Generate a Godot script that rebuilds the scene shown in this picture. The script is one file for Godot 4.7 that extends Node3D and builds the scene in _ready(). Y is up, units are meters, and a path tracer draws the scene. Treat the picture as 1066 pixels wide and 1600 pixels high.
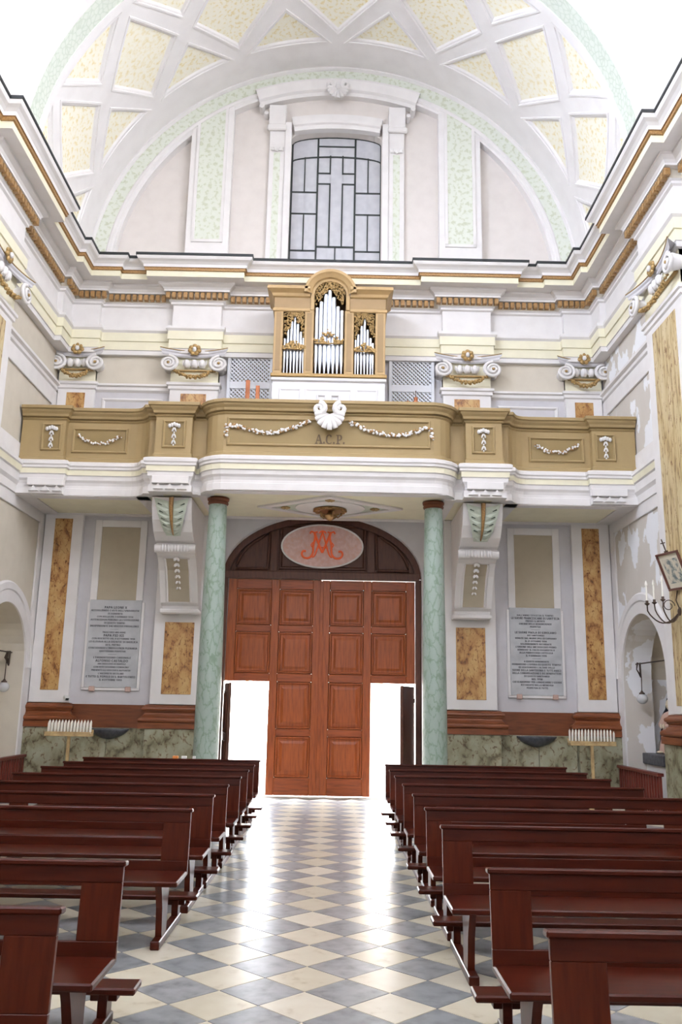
extends Node3D
# Church interior seen from the nave towards the entrance wall, the organ gallery and the vault.
# z = 0 is the face of the entrance wall, +z runs up the nave; x = 0 is the axis of the nave.

const VY := 10.05      # springing of the vault
const VR := 5.05       # its radius
const WX := 5.4        # half width of the nave
const DX := -0.085     # middle of the entrance door
const HERE := "candelabra side"
const ACROSS := "side opposite the candelabra"

var M := {}
var used := {}

# ---------------------------------------------------------------- mesh builder
class B:
	var v := PackedVector3Array()
	var n := PackedVector3Array()
	var xf := Transform3D()
	func put(a: Vector3, b: Vector3, c: Vector3, na: Vector3, nb: Vector3, nc: Vector3) -> void:
		var r := xf.basis
		if r.determinant() > 0:
			v.append(xf * a); v.append(xf * c); v.append(xf * b)
			n.append((r * na).normalized()); n.append((r * nc).normalized()); n.append((r * nb).normalized())
		else:
			v.append(xf * a); v.append(xf * b); v.append(xf * c)
			n.append((r * na).normalized()); n.append((r * nb).normalized()); n.append((r * nc).normalized())
	func tri(a: Vector3, b: Vector3, c: Vector3) -> void:
		var k := (b - a).cross(c - a)
		if k.length_squared() < 1e-16:
			return
		k = k.normalized()
		put(a, b, c, k, k, k)
	func quad(a: Vector3, b: Vector3, c: Vector3, d: Vector3) -> void:
		tri(a, b, c); tri(a, c, d)
	func grid(p: Array, smooth := true) -> void:
		var rows := p.size()
		var cols: int = p[0].size()
		if not smooth:
			for i in rows - 1:
				for j in cols - 1:
					quad(p[i][j], p[i][j + 1], p[i + 1][j + 1], p[i + 1][j])
			return
		var wrap: bool = p[0][0].distance_to(p[0][cols - 1]) < 1e-5 and p[rows - 1][0].distance_to(p[rows - 1][cols - 1]) < 1e-5
		var nn := []
		for i in rows:
			var row := PackedVector3Array()
			for j in cols:
				var j0 := j - 1
				var j1 := j + 1
				if wrap:
					j0 = cols - 2 if j == 0 else j - 1
					j1 = 1 if j == cols - 1 else j + 1
				var dj: Vector3 = p[i][clampi(j1, 0, cols - 1)] - p[i][clampi(j0, 0, cols - 1)]
				if dj.length_squared() < 1e-12:
					var ii := i + 1 if i == 0 else i - 1
					dj = p[ii][clampi(j1, 0, cols - 1)] - p[ii][clampi(j0, 0, cols - 1)]
				var di: Vector3 = p[mini(i + 1, rows - 1)][j] - p[maxi(i - 1, 0)][j]
				row.append(dj.cross(di).normalized())
			nn.append(row)
		for i in rows - 1:
			for j in cols - 1:
				var a: Vector3 = p[i][j]
				var b: Vector3 = p[i][j + 1]
				var c: Vector3 = p[i + 1][j + 1]
				var d: Vector3 = p[i + 1][j]
				if a.distance_squared_to(b) > 1e-12:
					put(a, b, c, nn[i][j], nn[i][j + 1], nn[i + 1][j + 1])
				if c.distance_squared_to(d) > 1e-12:
					put(a, c, d, nn[i][j], nn[i + 1][j + 1], nn[i + 1][j])
	func box(c: Vector3, s: Vector3, ch := 0.0) -> void:
		var h := s / 2
		if ch <= 0.0:
			var q := []
			for k in 8:
				q.append(c + Vector3(h.x if k & 1 else -h.x, h.y if k & 2 else -h.y, h.z if k & 4 else -h.z))
			quad(q[4], q[5], q[7], q[6]); quad(q[1], q[0], q[2], q[3])
			quad(q[5], q[1], q[3], q[7]); quad(q[0], q[4], q[6], q[2])
			quad(q[6], q[7], q[3], q[2]); quad(q[0], q[1], q[5], q[4])
			return
		ch = minf(ch, minf(h.x, minf(h.y, h.z)) * 0.49)
		# faces, then edges, then corners
		for ax in 3:
			for sg: float in [-1.0, 1.0]:
				var u := (ax + 1) % 3
				var w := (ax + 2) % 3
				var f := func(a: float, b: float) -> Vector3:
					var r := Vector3()
					r[ax] = sg * h[ax]; r[u] = a * (h[u] - ch); r[w] = b * (h[w] - ch)
					return c + r
				if sg > 0:
					quad(f.call(-1.0, -1.0), f.call(1.0, -1.0), f.call(1.0, 1.0), f.call(-1.0, 1.0))
				else:
					quad(f.call(-1.0, -1.0), f.call(-1.0, 1.0), f.call(1.0, 1.0), f.call(1.0, -1.0))
		for ax in 3:
			var u := (ax + 1) % 3
			var w := (ax + 2) % 3
			for su: float in [-1.0, 1.0]:
				for sw: float in [-1.0, 1.0]:
					var g := func(t: float, on_u: bool) -> Vector3:
						var r := Vector3()
						r[ax] = t * (h[ax] - ch)
						r[u] = su * (h[u] if on_u else h[u] - ch)
						r[w] = sw * (h[w] - ch if on_u else h[w])
						return c + r
					if su * sw > 0:
						quad(g.call(-1.0, true), g.call(1.0, true), g.call(1.0, false), g.call(-1.0, false))
					else:
						quad(g.call(-1.0, false), g.call(1.0, false), g.call(1.0, true), g.call(-1.0, true))
		for k in 8:
			var sx := 1.0 if k & 1 else -1.0
			var sy := 1.0 if k & 2 else -1.0
			var sz := 1.0 if k & 4 else -1.0
			var a := c + Vector3(sx * h.x, sy * (h.y - ch), sz * (h.z - ch))
			var b := c + Vector3(sx * (h.x - ch), sy * h.y, sz * (h.z - ch))
			var d := c + Vector3(sx * (h.x - ch), sy * (h.y - ch), sz * h.z)
			if sx * sy * sz > 0:
				tri(a, b, d)
			else:
				tri(a, d, b)
	func span(lo: Vector3, hi: Vector3, ch := 0.0) -> void:
		box((lo + hi) / 2, (hi - lo).abs(), ch)
	func lathe(prof: Array, seg := 16, smooth := true) -> void:
		var rows := []
		for q: Vector2 in prof:
			var row := PackedVector3Array()
			for j in seg + 1:
				var a := TAU * (j % seg) / seg
				row.append(Vector3(q.x * sin(a), q.y, q.x * cos(a)))
			rows.append(row)
		grid(rows, smooth)
	func tube(pts: Array, r, seg := 8) -> void:
		var rows := []
		var up := Vector3.UP
		for i in pts.size():
			var t: Vector3 = (pts[mini(i + 1, pts.size() - 1)] - pts[maxi(i - 1, 0)]).normalized()
			if i == 0 and absf(t.dot(up)) > 0.9:
				up = Vector3.RIGHT
			var u := (up - t * up.dot(t)).normalized()
			up = u
			var w := t.cross(u)
			var rr: float = r[i] if r is Array else r
			var row := PackedVector3Array()
			for j in seg + 1:
				var a := TAU * (j % seg) / seg
				row.append(pts[i] + (u * cos(a) + w * sin(a)) * rr)
			rows.append(row)
		grid(rows, true)
		for e in [0, pts.size() - 1]:
			for j in seg:
				if e == 0:
					tri(pts[0], rows[0][j + 1], rows[0][j])
				else:
					tri(pts[e], rows[e][j], rows[e][j + 1])
	func ball(c: Vector3, r: Vector3, nu := 8, nv := 6, rot := Basis()) -> void:
		var rows := []
		for i in nv + 1:
			var t := PI * i / nv
			var row := PackedVector3Array()
			for j in nu + 1:
				var a := TAU * (j % nu) / nu
				row.append(c + rot * Vector3(r.x * sin(t) * sin(a), -r.y * cos(t), r.z * sin(t) * cos(a)))
			rows.append(row)
		grid(rows, true)
	# profile of (outwards, y) carried along a plan of (x, z); outwards is to the right of the way
	func sweep(plan: Array, prof: Array, i0 := 0, i1 := -1) -> void:
		if i1 < 0:
			i1 = plan.size() - 1
		var rows := []
		for q: Vector2 in prof:
			var row := PackedVector3Array()
			for j in range(i0, i1 + 1):
				var d0: Vector2 = (plan[j] - plan[j - 1]).normalized() if j > 0 else (plan[j + 1] - plan[j]).normalized()
				var d1: Vector2 = (plan[j + 1] - plan[j]).normalized() if j < plan.size() - 1 else d0
				var n0 := Vector2(-d0.y, d0.x)
				var n1 := Vector2(-d1.y, d1.x)
				var m := (n0 + n1) / maxf(1.0 + n0.dot(n1), 0.15)
				var c: Vector2 = plan[j] + m * q.x
				row.append(Vector3(c.x, q.y, c.y))
			rows.append(row)
		grid(rows, false)
	# profile of (away from the centre, z) carried round an ellipse in the x-y plane, angles in degrees
	func arch(c: Vector2, rx: float, ry: float, a0: float, a1: float, prof: Array, seg := 40) -> void:
		var rows := []
		for q: Vector2 in prof:
			var row := PackedVector3Array()
			for j in seg + 1:
				var a := deg_to_rad(lerpf(a0, a1, float(j) / seg))
				row.append(Vector3(c.x + (rx + q.x) * cos(a), c.y + (ry + q.x) * sin(a), q.y))
			rows.append(row)
		grid(rows, false)
	func prism(poly: PackedVector2Array, z0: float, z1: float) -> void:
		if Geometry2D.is_polygon_clockwise(poly):
			poly = poly.duplicate()
			poly.reverse()
		var t := Geometry2D.triangulate_polygon(poly)
		for k in range(0, t.size(), 3):
			var a := poly[t[k]]
			var b := poly[t[k + 1]]
			var c := poly[t[k + 2]]
			if (b - a).cross(c - a) < 0:
				var s := b
				b = c
				c = s
			tri(Vector3(a.x, a.y, z1), Vector3(b.x, b.y, z1), Vector3(c.x, c.y, z1))
			tri(Vector3(a.x, a.y, z0), Vector3(c.x, c.y, z0), Vector3(b.x, b.y, z0))
		for k in poly.size():
			var a := poly[k]
			var b := poly[(k + 1) % poly.size()]
			quad(Vector3(a.x, a.y, z0), Vector3(b.x, b.y, z0), Vector3(b.x, b.y, z1), Vector3(a.x, a.y, z1))
	# flat frame (moulding) of a rectangle in the x-y plane
	func frame(x0: float, y0: float, x1: float, y1: float, z: float, w: float, d: float) -> void:
		var o := [Vector2(x0, y0), Vector2(x1, y0), Vector2(x1, y1), Vector2(x0, y1)]
		var k := [Vector2(1, 1), Vector2(-1, 1), Vector2(-1, -1), Vector2(1, -1)]
		var at := func(i: int, inset: float, zz: float) -> Vector3:
			return Vector3(o[i].x + k[i].x * inset, o[i].y + k[i].y * inset, zz)
		for i in 4:
			var j := (i + 1) % 4
			quad(at.call(i, 0.0, z), at.call(j, 0.0, z), at.call(j, w * 0.25, z + d), at.call(i, w * 0.25, z + d))
			quad(at.call(i, w * 0.25, z + d), at.call(j, w * 0.25, z + d), at.call(j, w * 0.6, z + d), at.call(i, w * 0.6, z + d))
			quad(at.call(i, w * 0.6, z + d), at.call(j, w * 0.6, z + d), at.call(j, w, z), at.call(i, w, z))
	func mesh() -> ArrayMesh:
		var a := []
		a.resize(Mesh.ARRAY_MAX)
		a[Mesh.ARRAY_VERTEX] = v
		a[Mesh.ARRAY_NORMAL] = n
		var m := ArrayMesh.new()
		m.add_surface_from_arrays(Mesh.PRIMITIVE_TRIANGLES, a)
		return m

func obj(called: String, b, mat: Material, parent: Node = self) -> MeshInstance3D:
	var o := MeshInstance3D.new()
	o.mesh = b.mesh() if b is B else b
	o.material_override = mat
	o.cast_shadow = GeometryInstance3D.SHADOW_CASTING_SETTING_ON
	o.name = numbered(called) if parent == self else called
	parent.add_child(o, true)
	return o

func numbered(called: String) -> String:
	if not used.has(called):
		used[called] = 0
		return called
	used[called] += 1
	return "%s_%03d" % [called, used[called]]

func tag(o: Node, label: String, category: String, group := "") -> void:
	o.set_meta("label", label)
	o.set_meta("category", category)
	if group:
		o.set_meta("group", group)

func thing(called: String, label: String, category: String, at := Vector3.ZERO, turn := 0.0, group := "") -> Node3D:
	var o := Node3D.new()
	o.name = numbered(called)
	add_child(o)
	o.position = at
	o.rotation.y = turn
	tag(o, label, category, group)
	return o

func struct(called: String) -> Node3D:
	var o := Node3D.new()
	o.name = called
	add_child(o)
	o.set_meta("kind", "structure")
	return o

func copy(o: Node3D, called: String, label: String, at: Vector3, turn := 0.0) -> Node3D:
	var c: Node3D = o.duplicate()
	c.name = numbered(called)
	add_child(c)
	c.position = at
	c.rotation.y = turn
	c.set_meta("label", label)
	return c

func letters(text: String, h: float, at: Vector3, mat: Material, parent: Node, most := 9.0, depth := 0.004, serif := false) -> void:
	var t := TextMesh.new()
	var f := SystemFont.new()
	f.font_names = PackedStringArray(["Droid Serif" if serif else "Droid Sans"])
	f.font_weight = 700
	t.font = f
	t.text = text
	t.font_size = 24
	t.pixel_size = h / 24.0 * 1.35
	t.curve_step = 3.0
	t.depth = depth
	var o := obj("inscription", t, mat, parent)
	o.position = at
	var w := t.get_aabb().size.x
	if w > most and w > 0:
		o.scale = Vector3(most / w, 1, 1)

# ---------------------------------------------------------------- materials
func ramp(stops: Array) -> Gradient:
	var g := Gradient.new()
	var o := PackedFloat32Array()
	var c := PackedColorArray()
	for s in stops:
		o.append(s[0]); c.append(s[1])
	g.offsets = o
	g.colors = c
	return g

func rgb(r: float, g: float, b: float) -> Color:
	return Color(r / 255.0, g / 255.0, b / 255.0)

func noise(kind: int, freq: float, sd: int, g: Gradient, octaves := 4, warp := 0.0, fractal := FastNoiseLite.FRACTAL_FBM, size := 512) -> NoiseTexture2D:
	var f := FastNoiseLite.new()
	f.noise_type = kind as FastNoiseLite.NoiseType
	f.frequency = freq
	f.seed = sd
	f.fractal_type = fractal as FastNoiseLite.FractalType
	f.fractal_octaves = octaves
	if kind == FastNoiseLite.TYPE_CELLULAR:
		f.cellular_return_type = FastNoiseLite.RETURN_DISTANCE2_SUB
		f.cellular_jitter = 1.0
	if warp > 0:
		f.domain_warp_enabled = true
		f.domain_warp_amplitude = warp
		f.domain_warp_frequency = freq * 1.5
	var t := NoiseTexture2D.new()
	t.width = size
	t.height = size
	t.seamless = true
	t.normalize = true
	t.noise = f
	t.color_ramp = g
	return t

func mat(called: String, c: Color, rough := 0.8, tex: Texture2D = null, scale := Vector3.ONE, metal := 0.0, local := false) -> StandardMaterial3D:
	var m := StandardMaterial3D.new()
	m.resource_name = called
	m.albedo_color = c
	m.roughness = rough
	m.metallic = metal
	if tex:
		m.albedo_texture = tex
		m.uv1_triplanar = true
		m.uv1_world_triplanar = not local
		m.uv1_triplanar_sharpness = 6.0
		m.uv1_scale = scale
	M[called] = m
	return m

func make_materials() -> void:
	var P := FastNoiseLite.TYPE_SIMPLEX_SMOOTH
	var C := FastNoiseLite.TYPE_CELLULAR
	var W := Color.WHITE
	var soft := noise(P, 0.012, 3, ramp([[0.0, Color(0.965, 0.962, 0.96)], [0.5, Color(0.985, 0.985, 0.984)], [1.0, W]]), 5)
	mat("stucco", rgb(236, 232, 230), 0.8, soft, Vector3.ONE * 0.35)
	mat("ceiling_white", rgb(240, 236, 234), 0.85, soft, Vector3.ONE * 0.3)
	mat("lilac_wall", rgb(209, 206, 209), 0.85, soft, Vector3.ONE * 0.4)
	mat("beige", rgb(214, 205, 189), 0.85, soft, Vector3.ONE * 0.4)
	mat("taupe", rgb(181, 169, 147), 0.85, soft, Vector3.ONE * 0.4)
	mat("pinkish", rgb(228, 220, 214), 0.85, soft, Vector3.ONE * 0.4)
	mat("cream", rgb(240, 234, 208), 0.8, soft, Vector3.ONE * 0.4)
	# patched wall: fresh white filler in ragged patches over the old beige paint
	mat("patched", W, 0.85, noise(P, 0.006, 21, ramp([[0.0, rgb(208, 200, 190)], [0.56, rgb(212, 205, 196)], [0.575, rgb(240, 240, 242)], [1.0, rgb(242, 242, 244)]]), 5, 12.0), Vector3(0.42, 0.3, 0.42))
	mat("ochre_paint", rgb(164, 141, 98), 0.6, soft, Vector3.ONE * 0.6)
	mat("olive_paint", rgb(145, 123, 80), 0.6, soft, Vector3.ONE * 0.6)
	mat("brown_line", rgb(96, 76, 50), 0.6, soft, Vector3.ONE * 0.6)
	mat("gold_paint", rgb(170, 132, 84), 0.5, noise(P, 0.03, 5, ramp([[0.0, Color(0.78, 0.75, 0.7)], [0.6, W], [1.0, W]]), 3), Vector3.ONE * 1.5, 0.15)
	mat("gilt", rgb(182, 150, 96), 0.42, noise(P, 0.05, 6, ramp([[0.0, Color(0.5, 0.46, 0.4)], [0.5, W], [1.0, W]]), 3), Vector3.ONE * 2.5, 0.25)
	mat("black_trim", rgb(28, 32, 34), 0.5)
	mat("organ_ochre", rgb(186, 155, 108), 0.5, soft, Vector3.ONE)
	mat("organ_tan", rgb(160, 132, 92), 0.55, soft, Vector3.ONE)
	mat("organ_white", rgb(244, 242, 244), 0.5)
	mat("tin", rgb(226, 230, 238), 0.28, null, Vector3.ONE, 0.75)
	mat("lattice_white", rgb(226, 228, 234), 0.6)
	var R := FastNoiseLite.FRACTAL_RIDGED
	var yel := noise(P, 0.008, 11, ramp([[0.0, rgb(214, 184, 130)], [0.5, rgb(198, 160, 102)], [0.72, rgb(180, 135, 80)], [0.86, rgb(148, 102, 58)], [0.94, rgb(92, 64, 42)], [1.0, rgb(58, 44, 36)]]), 4, 40.0, R)
	mat("marble_yellow", rgb(246, 240, 236), 0.4, yel, Vector3(0.55, 0.4, 0.55))
	mat("marble_pale", W, 0.5, noise(P, 0.006, 15, ramp([[0.0, rgb(216, 200, 164)], [0.5, rgb(204, 184, 142)], [0.75, rgb(188, 164, 118)], [0.9, rgb(152, 126, 90)], [1.0, rgb(108, 90, 74)]]), 4, 30.0, R), Vector3(1.1, 0.16, 1.1))
	mat("marble_green", W, 0.4, noise(P, 0.006, 31, ramp([[0.0, rgb(172, 170, 150)], [0.5, rgb(152, 150, 126)], [0.74, rgb(132, 128, 102)], [0.88, rgb(100, 92, 68)], [1.0, rgb(66, 58, 44)]]), 4, 50.0, R), Vector3(0.45, 0.33, 0.45))
	mat("mint_marble", W, 0.35, noise(C, 0.026, 8, ramp([[0.0, rgb(126, 148, 126)], [0.05, rgb(138, 158, 140)], [0.13, rgb(158, 174, 163)], [1.0, rgb(168, 182, 173)]]), 1, 34.0), Vector3(0.62, 0.3, 0.62))
	# second layer of the painted marbles: a net of fine dark veins
	var net := noise(C, 0.016, 17, ramp([[0.0, rgb(104, 62, 42)], [0.03, rgb(132, 88, 62)], [0.08, rgb(218, 200, 184)], [0.14, W], [1.0, W]]), 2, 46.0)
	for k in [["marble_yellow", Vector3(1.5, 0.75, 1.5)], ["marble_green", Vector3(0.8, 0.6, 0.8)], ["marble_pale", Vector3(1.2, 0.3, 1.2)]]:
		var m: StandardMaterial3D = M[k[0]]
		m.detail_enabled = true
		m.detail_albedo = net
		m.detail_blend_mode = BaseMaterial3D.BLEND_MODE_MUL
		m.detail_uv_layer = BaseMaterial3D.DETAIL_UV_2
		m.uv2_triplanar = true
		m.uv2_world_triplanar = true
		m.uv2_triplanar_sharpness = 6.0
		m.uv2_scale = k[1]
	mat("case_wood", rgb(128, 100, 70), 0.7, soft, Vector3.ONE)
	mat("slab_marble", W, 0.5, noise(P, 0.006, 41, ramp([[0.0, rgb(172, 173, 176)], [0.5, rgb(188, 189, 191)], [1.0, rgb(200, 200, 202)]]), 5, 30.0), Vector3.ONE * 0.6)
	mat("ink", rgb(46, 46, 50), 0.7)
	mat("peg", rgb(190, 160, 148), 0.6)
	var grain := noise(P, 0.012, 51, ramp([[0.0, Color(0.74, 0.7, 0.67)], [0.45, Color(0.9, 0.88, 0.87)], [1.0, W]]), 5)
	mat("dado_wood", rgb(120, 64, 31), 0.45, grain, Vector3(0.35, 3.0, 0.35))
	mat("dado_wood_light", rgb(132, 73, 37), 0.42, grain, Vector3(0.35, 3.0, 0.35))
	mat("door_wood", rgb(164, 82, 30), 0.42, grain, Vector3(3.5, 0.35, 3.5))
	mat("door_wood_across", rgb(156, 76, 28), 0.42, grain, Vector3(0.35, 3.5, 0.35))
	mat("door_dark", rgb(92, 52, 34), 0.5, grain, Vector3(3.0, 0.4, 3.0))
	var pew := mat("mahogany", rgb(68, 25, 13), 0.3, grain, Vector3(0.45, 4.0, 4.0))
	pew.metallic_specular = 0.28
	var pewv := mat("mahogany_up", rgb(76, 29, 14), 0.3, grain, Vector3(4.0, 0.45, 4.0))
	pewv.metallic_specular = 0.28
	mat("rail_wood", rgb(112, 44, 34), 0.4, grain, Vector3(3.0, 0.5, 3.0))
	mat("pine", rgb(206, 180, 130), 0.5, grain, Vector3(1.0, 1.0, 1.0))
	mat("orange_wood", rgb(190, 116, 72), 0.6, grain, Vector3(2.0, 0.5, 2.0))
	mat("wax", rgb(246, 242, 230), 0.5)
	mat("glass_lamp", rgb(206, 206, 206), 0.2)
	mat("iron", rgb(82, 66, 56), 0.5, null, Vector3.ONE, 0.5)
	mat("rope", rgb(80, 66, 56), 0.9)
	mat("brass", rgb(152, 118, 74), 0.4, null, Vector3.ONE, 0.5)
	mat("stone_dark", rgb(92, 94, 100), 0.45, noise(P, 0.02, 61, ramp([[0.0, Color(0.6, 0.6, 0.62)], [1.0, W]]), 4), Vector3.ONE)
	mat("statue_pink", rgb(206, 172, 156), 0.6)
	mat("statue_cream", rgb(222, 206, 180), 0.6)
	mat("statue_dark", rgb(58, 60, 70), 0.6)
	mat("leaf_green", rgb(198, 207, 192), 0.6, soft, Vector3.ONE)
	mat("leaf_mark", rgb(60, 72, 58), 0.7)
	# printed vault panels and green bands: small floral stamp in a second tone
	mat("coffer_print", W, 0.8, noise(P, 0.03, 71, ramp([[0.0, rgb(247, 243, 226)], [0.6, rgb(246, 241, 222)], [0.7, rgb(240, 229, 192)], [0.82, rgb(235, 220, 172)], [1.0, rgb(232, 214, 160)]]), 3, 12.0), Vector3.ONE * 0.6)
	mat("green_print", W, 0.8, noise(P, 0.02, 81, ramp([[0.0, rgb(224, 227, 215)], [0.55, rgb(220, 224, 210)], [0.66, rgb(207, 211, 190)], [1.0, rgb(198, 203, 177)]]), 3, 16.0), Vector3.ONE * 0.8)
	mat("scale_print", W, 0.8, noise(C, 0.03, 91, ramp([[0.0, rgb(200, 209, 193)], [0.10, rgb(206, 214, 200)], [0.2, rgb(217, 223, 211)], [1.0, rgb(221, 226, 215)]]), 1), Vector3.ONE * 0.7)
	for k in 3:
		var t := mat("tile_white_%d" % k, [rgb(220, 213, 192), rgb(212, 205, 183), rgb(224, 218, 200)][k], 0.28, noise(P, 0.012, 101 + k, ramp([[0.0, Color(0.86, 0.83, 0.78)], [0.3, Color(0.97, 0.96, 0.95)], [1.0, W]]), 5, 10.0), Vector3.ONE * 0.8)
		t.metallic_specular = 0.5
		mat("tile_grey_%d" % k, [rgb(154, 157, 158), rgb(144, 148, 150), rgb(162, 164, 165)][k], 0.28, noise(P, 0.014, 111 + k, ramp([[0.0, Color(0.68, 0.68, 0.68)], [0.3, Color(0.88, 0.88, 0.88)], [0.7, W], [1.0, W]]), 5, 14.0), Vector3.ONE * 0.8)
	mat("grout", rgb(150, 146, 138), 0.8)
	mat("sign_pink", rgb(236, 206, 200), 0.6, noise(P, 0.015, 121, ramp([[0.0, rgb(238, 214, 196)], [0.5, rgb(240, 232, 232)], [1.0, W]]), 3), Vector3.ONE * 1.2)
	var neon := mat("neon", rgb(232, 112, 62), 0.5)
	neon.emission_enabled = true
	neon.emission = rgb(240, 84, 36)
	neon.emission_energy_multiplier = 0.12
	mat("lead", rgb(52, 58, 56), 0.6)
	mat("pane_grey", rgb(208, 208, 212), 0.35, noise(P, 0.008, 131, ramp([[0.0, Color(0.93, 0.93, 0.94)], [1.0, W]]), 3), Vector3.ONE * 0.8)
	mat("paving", rgb(226, 216, 198), 0.8, soft, Vector3.ONE * 0.3)
	mat("house_wall", rgb(232, 216, 182), 0.85, soft, Vector3.ONE * 0.3)
	mat("yellow_cloth", rgb(232, 206, 92), 0.8)
	mat("white_plastic", rgb(226, 226, 222), 0.4)
	mat("paper_orange", rgb(226, 140, 70), 0.7)
	mat("paper_white", rgb(240, 240, 238), 0.7)
	mat("picture_print", W, 0.5, noise(P, 0.012, 141, ramp([[0.0, rgb(84, 92, 100)], [0.35, rgb(132, 140, 134)], [0.55, rgb(196, 188, 170)], [1.0, rgb(216, 208, 188)]]), 4), Vector3.ONE * 1.6)
	mat("picture_mount", rgb(214, 206, 186), 0.6)
	mat("frame_brown", rgb(92, 52, 40), 0.45)

# ---------------------------------------------------------------- scene
func _ready() -> void:
	# camera
	var cam := Camera3D.new()
	cam.name = "camera"
	cam.fov = 61.64
	cam.near = 0.05
	cam.far = 300.0
	add_child(cam)
	cam.transform = Transform3D(Basis(Vector3.UP, deg_to_rad(-0.29)) * Basis(Vector3.RIGHT, deg_to_rad(12.66)) * Basis(Vector3.BACK, deg_to_rad(1.06)), Vector3(0.17, 1.65, 16.05))
	cam.current = true
	# sky: a bright hazy day outside the door
	var sky := ProceduralSkyMaterial.new()
	sky.sky_top_color = rgb(216, 226, 242)
	sky.sky_horizon_color = rgb(250, 248, 244)
	sky.ground_bottom_color = rgb(204, 194, 176)
	sky.ground_horizon_color = rgb(236, 228, 214)
	sky.sky_energy_multiplier = 5.0
	sky.ground_energy_multiplier = 5.0
	var e := Environment.new()
	e.background_mode = Environment.BG_SKY
	e.sky = Sky.new()
	e.sky.sky_material = sky
	e.tonemap_mode = Environment.TONE_MAPPER_LINEAR
	e.tonemap_exposure = 0.92
	e.sdfgi_enabled = true
	e.ssao_enabled = true
	e.ssil_enabled = true
	var we := WorldEnvironment.new()
	we.name = "surroundings"
	we.environment = e
	add_child(we)
	# daylight falling in through the high windows of the nave and of the far end
	for w in windows():
		var l := AreaLight3D.new()
		l.name = "daylight"
		l.area_size = w.size
		l.light_energy = w.energy
		l.light_color = w.color
		l.area_range = 60.0
		l.area_attenuation = 2.0
		l.shadow_enabled = true
		add_child(l, true)
		l.look_at_from_position(w.at, w.at + w.to, Vector3.UP if absf(w.to.normalized().y) < 0.9 else Vector3.BACK)
	make_materials()
	floor_tiles()
	entrance_wall()
	side_walls()
	entablature()
	vault()
	lunette()
	front_window()
	nave_windows()
	door()
	pilasters()
	gallery()
	columns_and_consoles()
	organ()
	grilles()
	plaques()
	pews()
	candle_stands()
	rails_and_niches()
	candelabra_and_picture()
	small_things()
	outside()

func windows() -> Array:
	var w := []
	var cool := rgb(224, 235, 255)
	var warm := rgb(244, 247, 255)
	for z: float in [8.4, 13.9, 19.4]:
		w.append({"at": Vector3(-6.05, 12.75, z), "to": Vector3(1, 0.5, -0.5), "size": Vector2(2.6, 2.2), "energy": 150.0 if z < 9.0 else 205.0, "color": cool, "z": z, "side": -1.0})
		w.append({"at": Vector3(6.05, 12.75, z), "to": Vector3(-1, 0.5, -0.5), "size": Vector2(2.6, 2.2), "energy": 105.0 if z < 9.0 else 160.0, "color": warm, "z": z, "side": 1.0})
	w.append({"at": Vector3(0, 7.2, 25.6), "to": Vector3(0, -0.1, -1), "size": Vector2(4.4, 7.0), "energy": 6.0, "color": Color.WHITE, "z": 25.6, "side": 0.0})
	return w

# ---------------------------------------------------------------- floor
func floor_tiles() -> void:
	var f := struct("floor")
	var b := B.new()
	b.span(Vector3(-6.6, -0.3, -0.02), Vector3(6.6, -0.012, 27.0))
	b.span(Vector3(DX - 1.9, -0.3, -0.62), Vector3(DX + 1.9, -0.004, -0.02))
	obj("mortar_bed", b, M.grout, f)
	var d := 0.502
	var h := d / 2 - 0.0018
	var one := B.new()
	var far := {}
	var shape := func(q: B, c: Vector3) -> void:
		var o := [Vector3(h, 0, 0), Vector3(0, 0, -h), Vector3(-h, 0, 0), Vector3(0, 0, h)]
		var k := (h - 0.004) / h
		q.quad(c + o[0] * k, c + o[1] * k, c + o[2] * k, c + o[3] * k)
		for i in 4:
			var j := (i + 1) % 4
			q.quad(c + o[i] + Vector3(0, -0.014, 0), c + o[j] + Vector3(0, -0.014, 0), c + o[j] * k, c + o[i] * k)
	shape.call(one, Vector3.ZERO)
	var tile := one.mesh()
	var eye := Vector3(0.17, 1.65, 16.05)
	var all := []
	for i in range(-22, 23):
		for k in range(-32, 64):
			if (i + k) % 2 == 0:
				continue
			var c := Vector3(0.0355 + i * d / 2, 0, 11.007 - k * d / 2)
			if absf(c.x) > 5.3 or c.z < 0.1 or c.z > 26.0:
				continue
			# seen: in the picture, in the aisle or between the first pews
			var depth := eye.z - c.z
			var seen := c.z < 11.3 and absf(c.x - 0.17) < depth * 0.40 and (absf(c.x - 0.04) < 1.35 or (c.z > 7.5 and absf(c.x) < 3.0))
			all.append([depth if seen else depth + 100.0, c, i])
	all.sort_custom(func(a, q): return a[0] < q[0])
	for n in all.size():
		var c: Vector3 = all[n][1]
		var white: bool = posmod(all[n][2], 2) == 0
		var v := posmod(int(c.x * 37.0 + c.z * 91.0), 3)
		var key := ("tile_white_%d" if white else "tile_grey_%d") % v
		if n < 300:
			var o := obj("tile", tile, M[key], f)
			o.position = c + Vector3(0, [0.0, 0.0006, -0.0005][posmod(int(c.x * 53.0 + c.z * 17.0), 3)], 0)
		else:
			if not far.has(key):
				far[key] = B.new()
			shape.call(far[key], c)
	for key in far:
		var o := obj("paving_tiles", far[key], M[key], f)
		o.set_meta("kind", "stuff")

# ---------------------------------------------------------------- walls
func arc2(c: Vector2, rx: float, ry: float, a0: float, a1: float, seg: int) -> PackedVector2Array:
	var p := PackedVector2Array()
	for j in seg + 1:
		var a := deg_to_rad(lerpf(a0, a1, float(j) / seg))
		p.append(c + Vector2(rx * cos(a), ry * sin(a)))
	return p

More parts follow.
